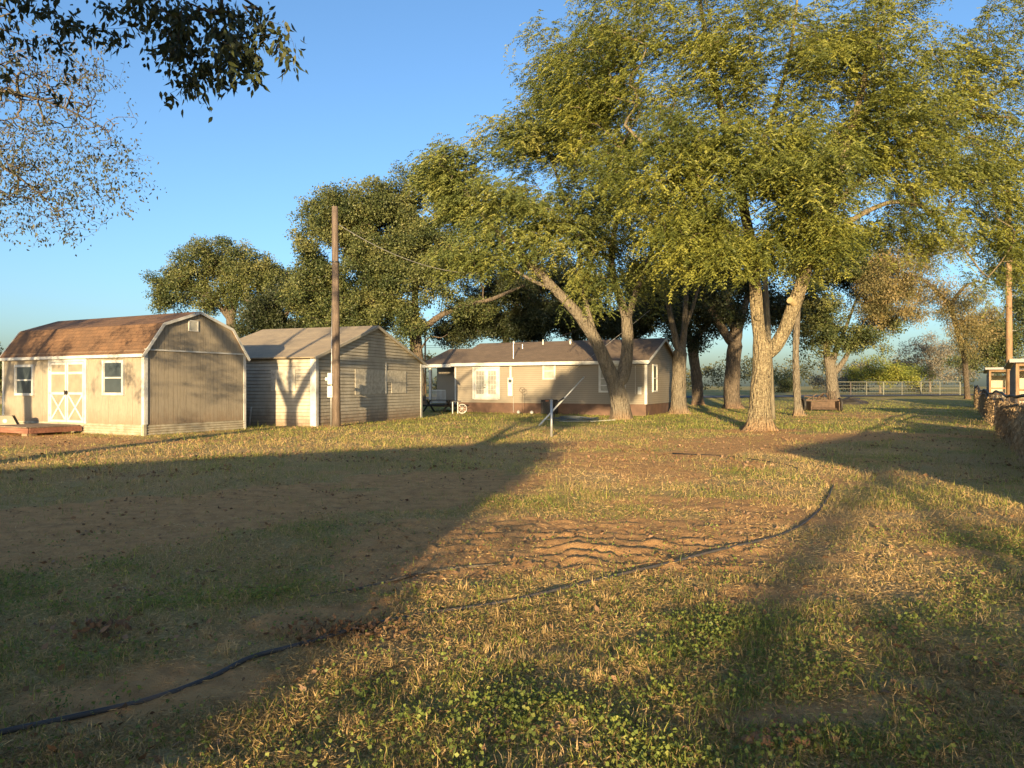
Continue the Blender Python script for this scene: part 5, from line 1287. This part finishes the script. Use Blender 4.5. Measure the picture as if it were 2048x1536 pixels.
# ---------------- livestock shelters
def shelter(cx, cy, lab, ev=2.72, w=5.5, d=3.4, near=True):
    fr = frame_of(cx, cy, .85, -.53); o = empty('livestock_shelter', (cx, cy, float(gheight(np.array([cx*1.]), np.array([cy*1.]))[0])), fr['rz']); tag(o, lab, 'shelter', 'open livestock shelters behind the right fence')
    mb = MB()
    for i in range(int(d/.3)): mb.box(-.01 if i % 2 else -.03, .02 if i % 2 else .0, .1+i*.3, .1+i*.3+.295, .05, ev-.10-.09*i*.3)
    mb.build('side_wall', M['sheet_grey'], o)
    mb = MB()
    for i in range(int(w/.3)): mb.box(.05+i*.3, .05+i*.3+.295, d-.02 if i % 2 else d, d+.01 if i % 2 else d+.03, .05, ev-.10-.09*d)
    mb.build('back_wall', M['sheet_tan'], o)
    mb = MB()
    slab(mb, (-.25, -.35, ev+.05), (w+.3, -.35, ev+.05), (w+.3, d+.3, ev-.25), (-.25, d+.3, ev-.25), .05); mb.build('roof', M['sheet_tan'], o)
    mb = MB(); mb.box(-.24, w+.29, -.375, -.352, ev-.10, ev+.05); mb.build('fascia', M['sheet_grey'], o)
    for xx in (0.06, w/2, w-.1):
        mb = MB(); mb.box(xx-.06, xx+.06, -.06, .06, -.1, ev-.04); mb.build('post', M['pole_orange'], o)
    mb = MB(); mb.box(.12, w, -.05, .0, ev-.24, ev-.06); mb.build('header_beam', M['pole_orange'], o)
    for z_ in (1.05, 1.45):
        mb = MB(); mb.tube([(.12, -.03, z_), (w, -.03, z_)], .045, 8); mb.build('rail', M['rail_orange'] if not near else M['pole_orange'], o)
    mb = MB(); mb.box(.13, w-.12, .02, .05, .05, .98); mb.build('kick_panel', M['sheet_white'], o)
    mb = MB()
    for i in range(14): mb.tube([(.2+i*.35, -.035, .05), (.2+i*.35, -.035, 1.05)], .008, 4)
    for z_ in (.35, .7): mb.tube([(.12, -.036, z_), (w, -.036, z_)], .008, 4)
    mb.build('wire_panel', M['rail_dark'], o)
    return o
shelter(21.5, 30.3, 'nearer open-fronted metal shelter with orange posts at the right edge')
shelter(33.6, 50, 'farther low metal shelter behind the first one', 2.85, 5.5, 4.0, False)
# ---------------- barns behind the viewpoint that shade the yard
def plank_block(root, x0, x1, y0, y1, topf, mat):
    mb = MB(); n = int((x1-x0)/.2)
    for i in range(n):
        a, b_ = x0+i*.2, x0+i*.2+.19; mb.prism([(a, 0), (b_, 0), (b_, topf(b_)), (a, topf(a))], 'y', y1, y1+.03)
        mb.prism([(a, 0), (b_, 0), (b_, topf(b_)), (a, topf(a))], 'y', y0-.03, y0)
    mb.box(x0, x0+.03, y0, y1, 0, topf(x0)); mb.box(x1-.03, x1, y0, y1, 0, topf(x1)); mb.build('wall', mat, root)
root = empty('plank_barn', (0, 0, 0)); tag(root, 'long mono-pitch plank barn behind the viewpoint on the left', 'barn')
x0, x1, y0, y1 = -15.5, -3.35, -9, -6.0
tf = lambda x: 2.25+(x-x0)/(x1-x0)*1.25
plank_block(root, x0, x1, y0, y1, tf, M['plank'])
mb = MB(); slab(mb, (x0-.3, y0-.3, tf(x0)+.06), (x1+.12, y0-.3, tf(x1)+.1), (x1+.12, y1+.3, tf(x1)+.1), (x0-.3, y1+.3, tf(x0)+.06), .07); mb.build('roof', M['sheet_tan'], root)
root = empty('gabled_shed', (0, 0, 0)); tag(root, 'gabled metal shed behind the viewpoint on the right', 'shed')
x0, x1, y0, y1 = 5.0, 13.0, -6.5, -2.2; tf = lambda x: 2.55+.95*(1-abs(x-8.2)/4.9)
plank_block(root, x0, x1, y0, y1, tf, M['sheet_tan'])
mb = MB(); slab(mb, (3.45, y0-.3, 2.65), (8.2, y0-.3, 3.6), (8.2, y1+.35, 3.6), (3.45, y1+.35, 2.65), .06); slab(mb, (8.2, y0-.3, 3.6), (13.6, y0-.3, 2.6), (13.6, y1+.35, 2.6), (8.2, y1+.35, 3.6), .06); mb.build('roof', M['sheet_tan'], root)

# ------------------------------------------------------------------ light, sky, camera
w = bpy.data.worlds.new('World'); scene.world = w; w.use_nodes = True; nt = w.node_tree; nt.nodes.clear()
out = nt.nodes.new('ShaderNodeOutputWorld'); bg = nt.nodes.new('ShaderNodeBackground'); sk = nt.nodes.new('ShaderNodeTexSky')
sk.sky_type = 'NISHITA'; sk.sun_disc = False; sk.sun_elevation = SUN_EL; sk.sun_rotation = math.pi+SUN_AZ
sk.altitude = 200; sk.air_density = .95; sk.dust_density = 2.3; sk.ozone_density = 3.2
bg.inputs['Strength'].default_value = .118
nt.links.new(sk.outputs[0], bg.inputs[0]); nt.links.new(bg.outputs[0], out.inputs[0])
sl = bpy.data.lights.new('sun', 'SUN'); sl.energy = 4.7; sl.angle = R(.55); sl.color = (1.0, .75, .42)
so = bpy.data.objects.new('sun', sl); link(so)
from mathutils import Vector
dirv = Vector((math.sin(SUN_AZ)*math.cos(SUN_EL), math.cos(SUN_AZ)*math.cos(SUN_EL), -math.sin(SUN_EL)))
so.rotation_euler = dirv.to_track_quat('-Z', 'Y').to_euler(); so.location = (-3, -20, 12)
cam = bpy.data.cameras.new('camera'); co = bpy.data.objects.new('camera', cam); link(co)
co.location = (0, 0, EYE); co.rotation_euler = (R(90)+math.atan((CY-768)/F), 0, 0)
cam.sensor_width = 36; cam.lens = F/2048*36; cam.clip_end = 4000; cam.clip_start = .05
scene.camera = co
vs = scene.view_settings; vs.view_transform = 'Standard'; vs.look = 'None'; vs.exposure = 1.58; vs.gamma = 1
scene.cycles.max_bounces = 8; scene.cycles.diffuse_bounces = 6; scene.cycles.transparent_max_bounces = 4; scene.cycles.use_adaptive_sampling = True
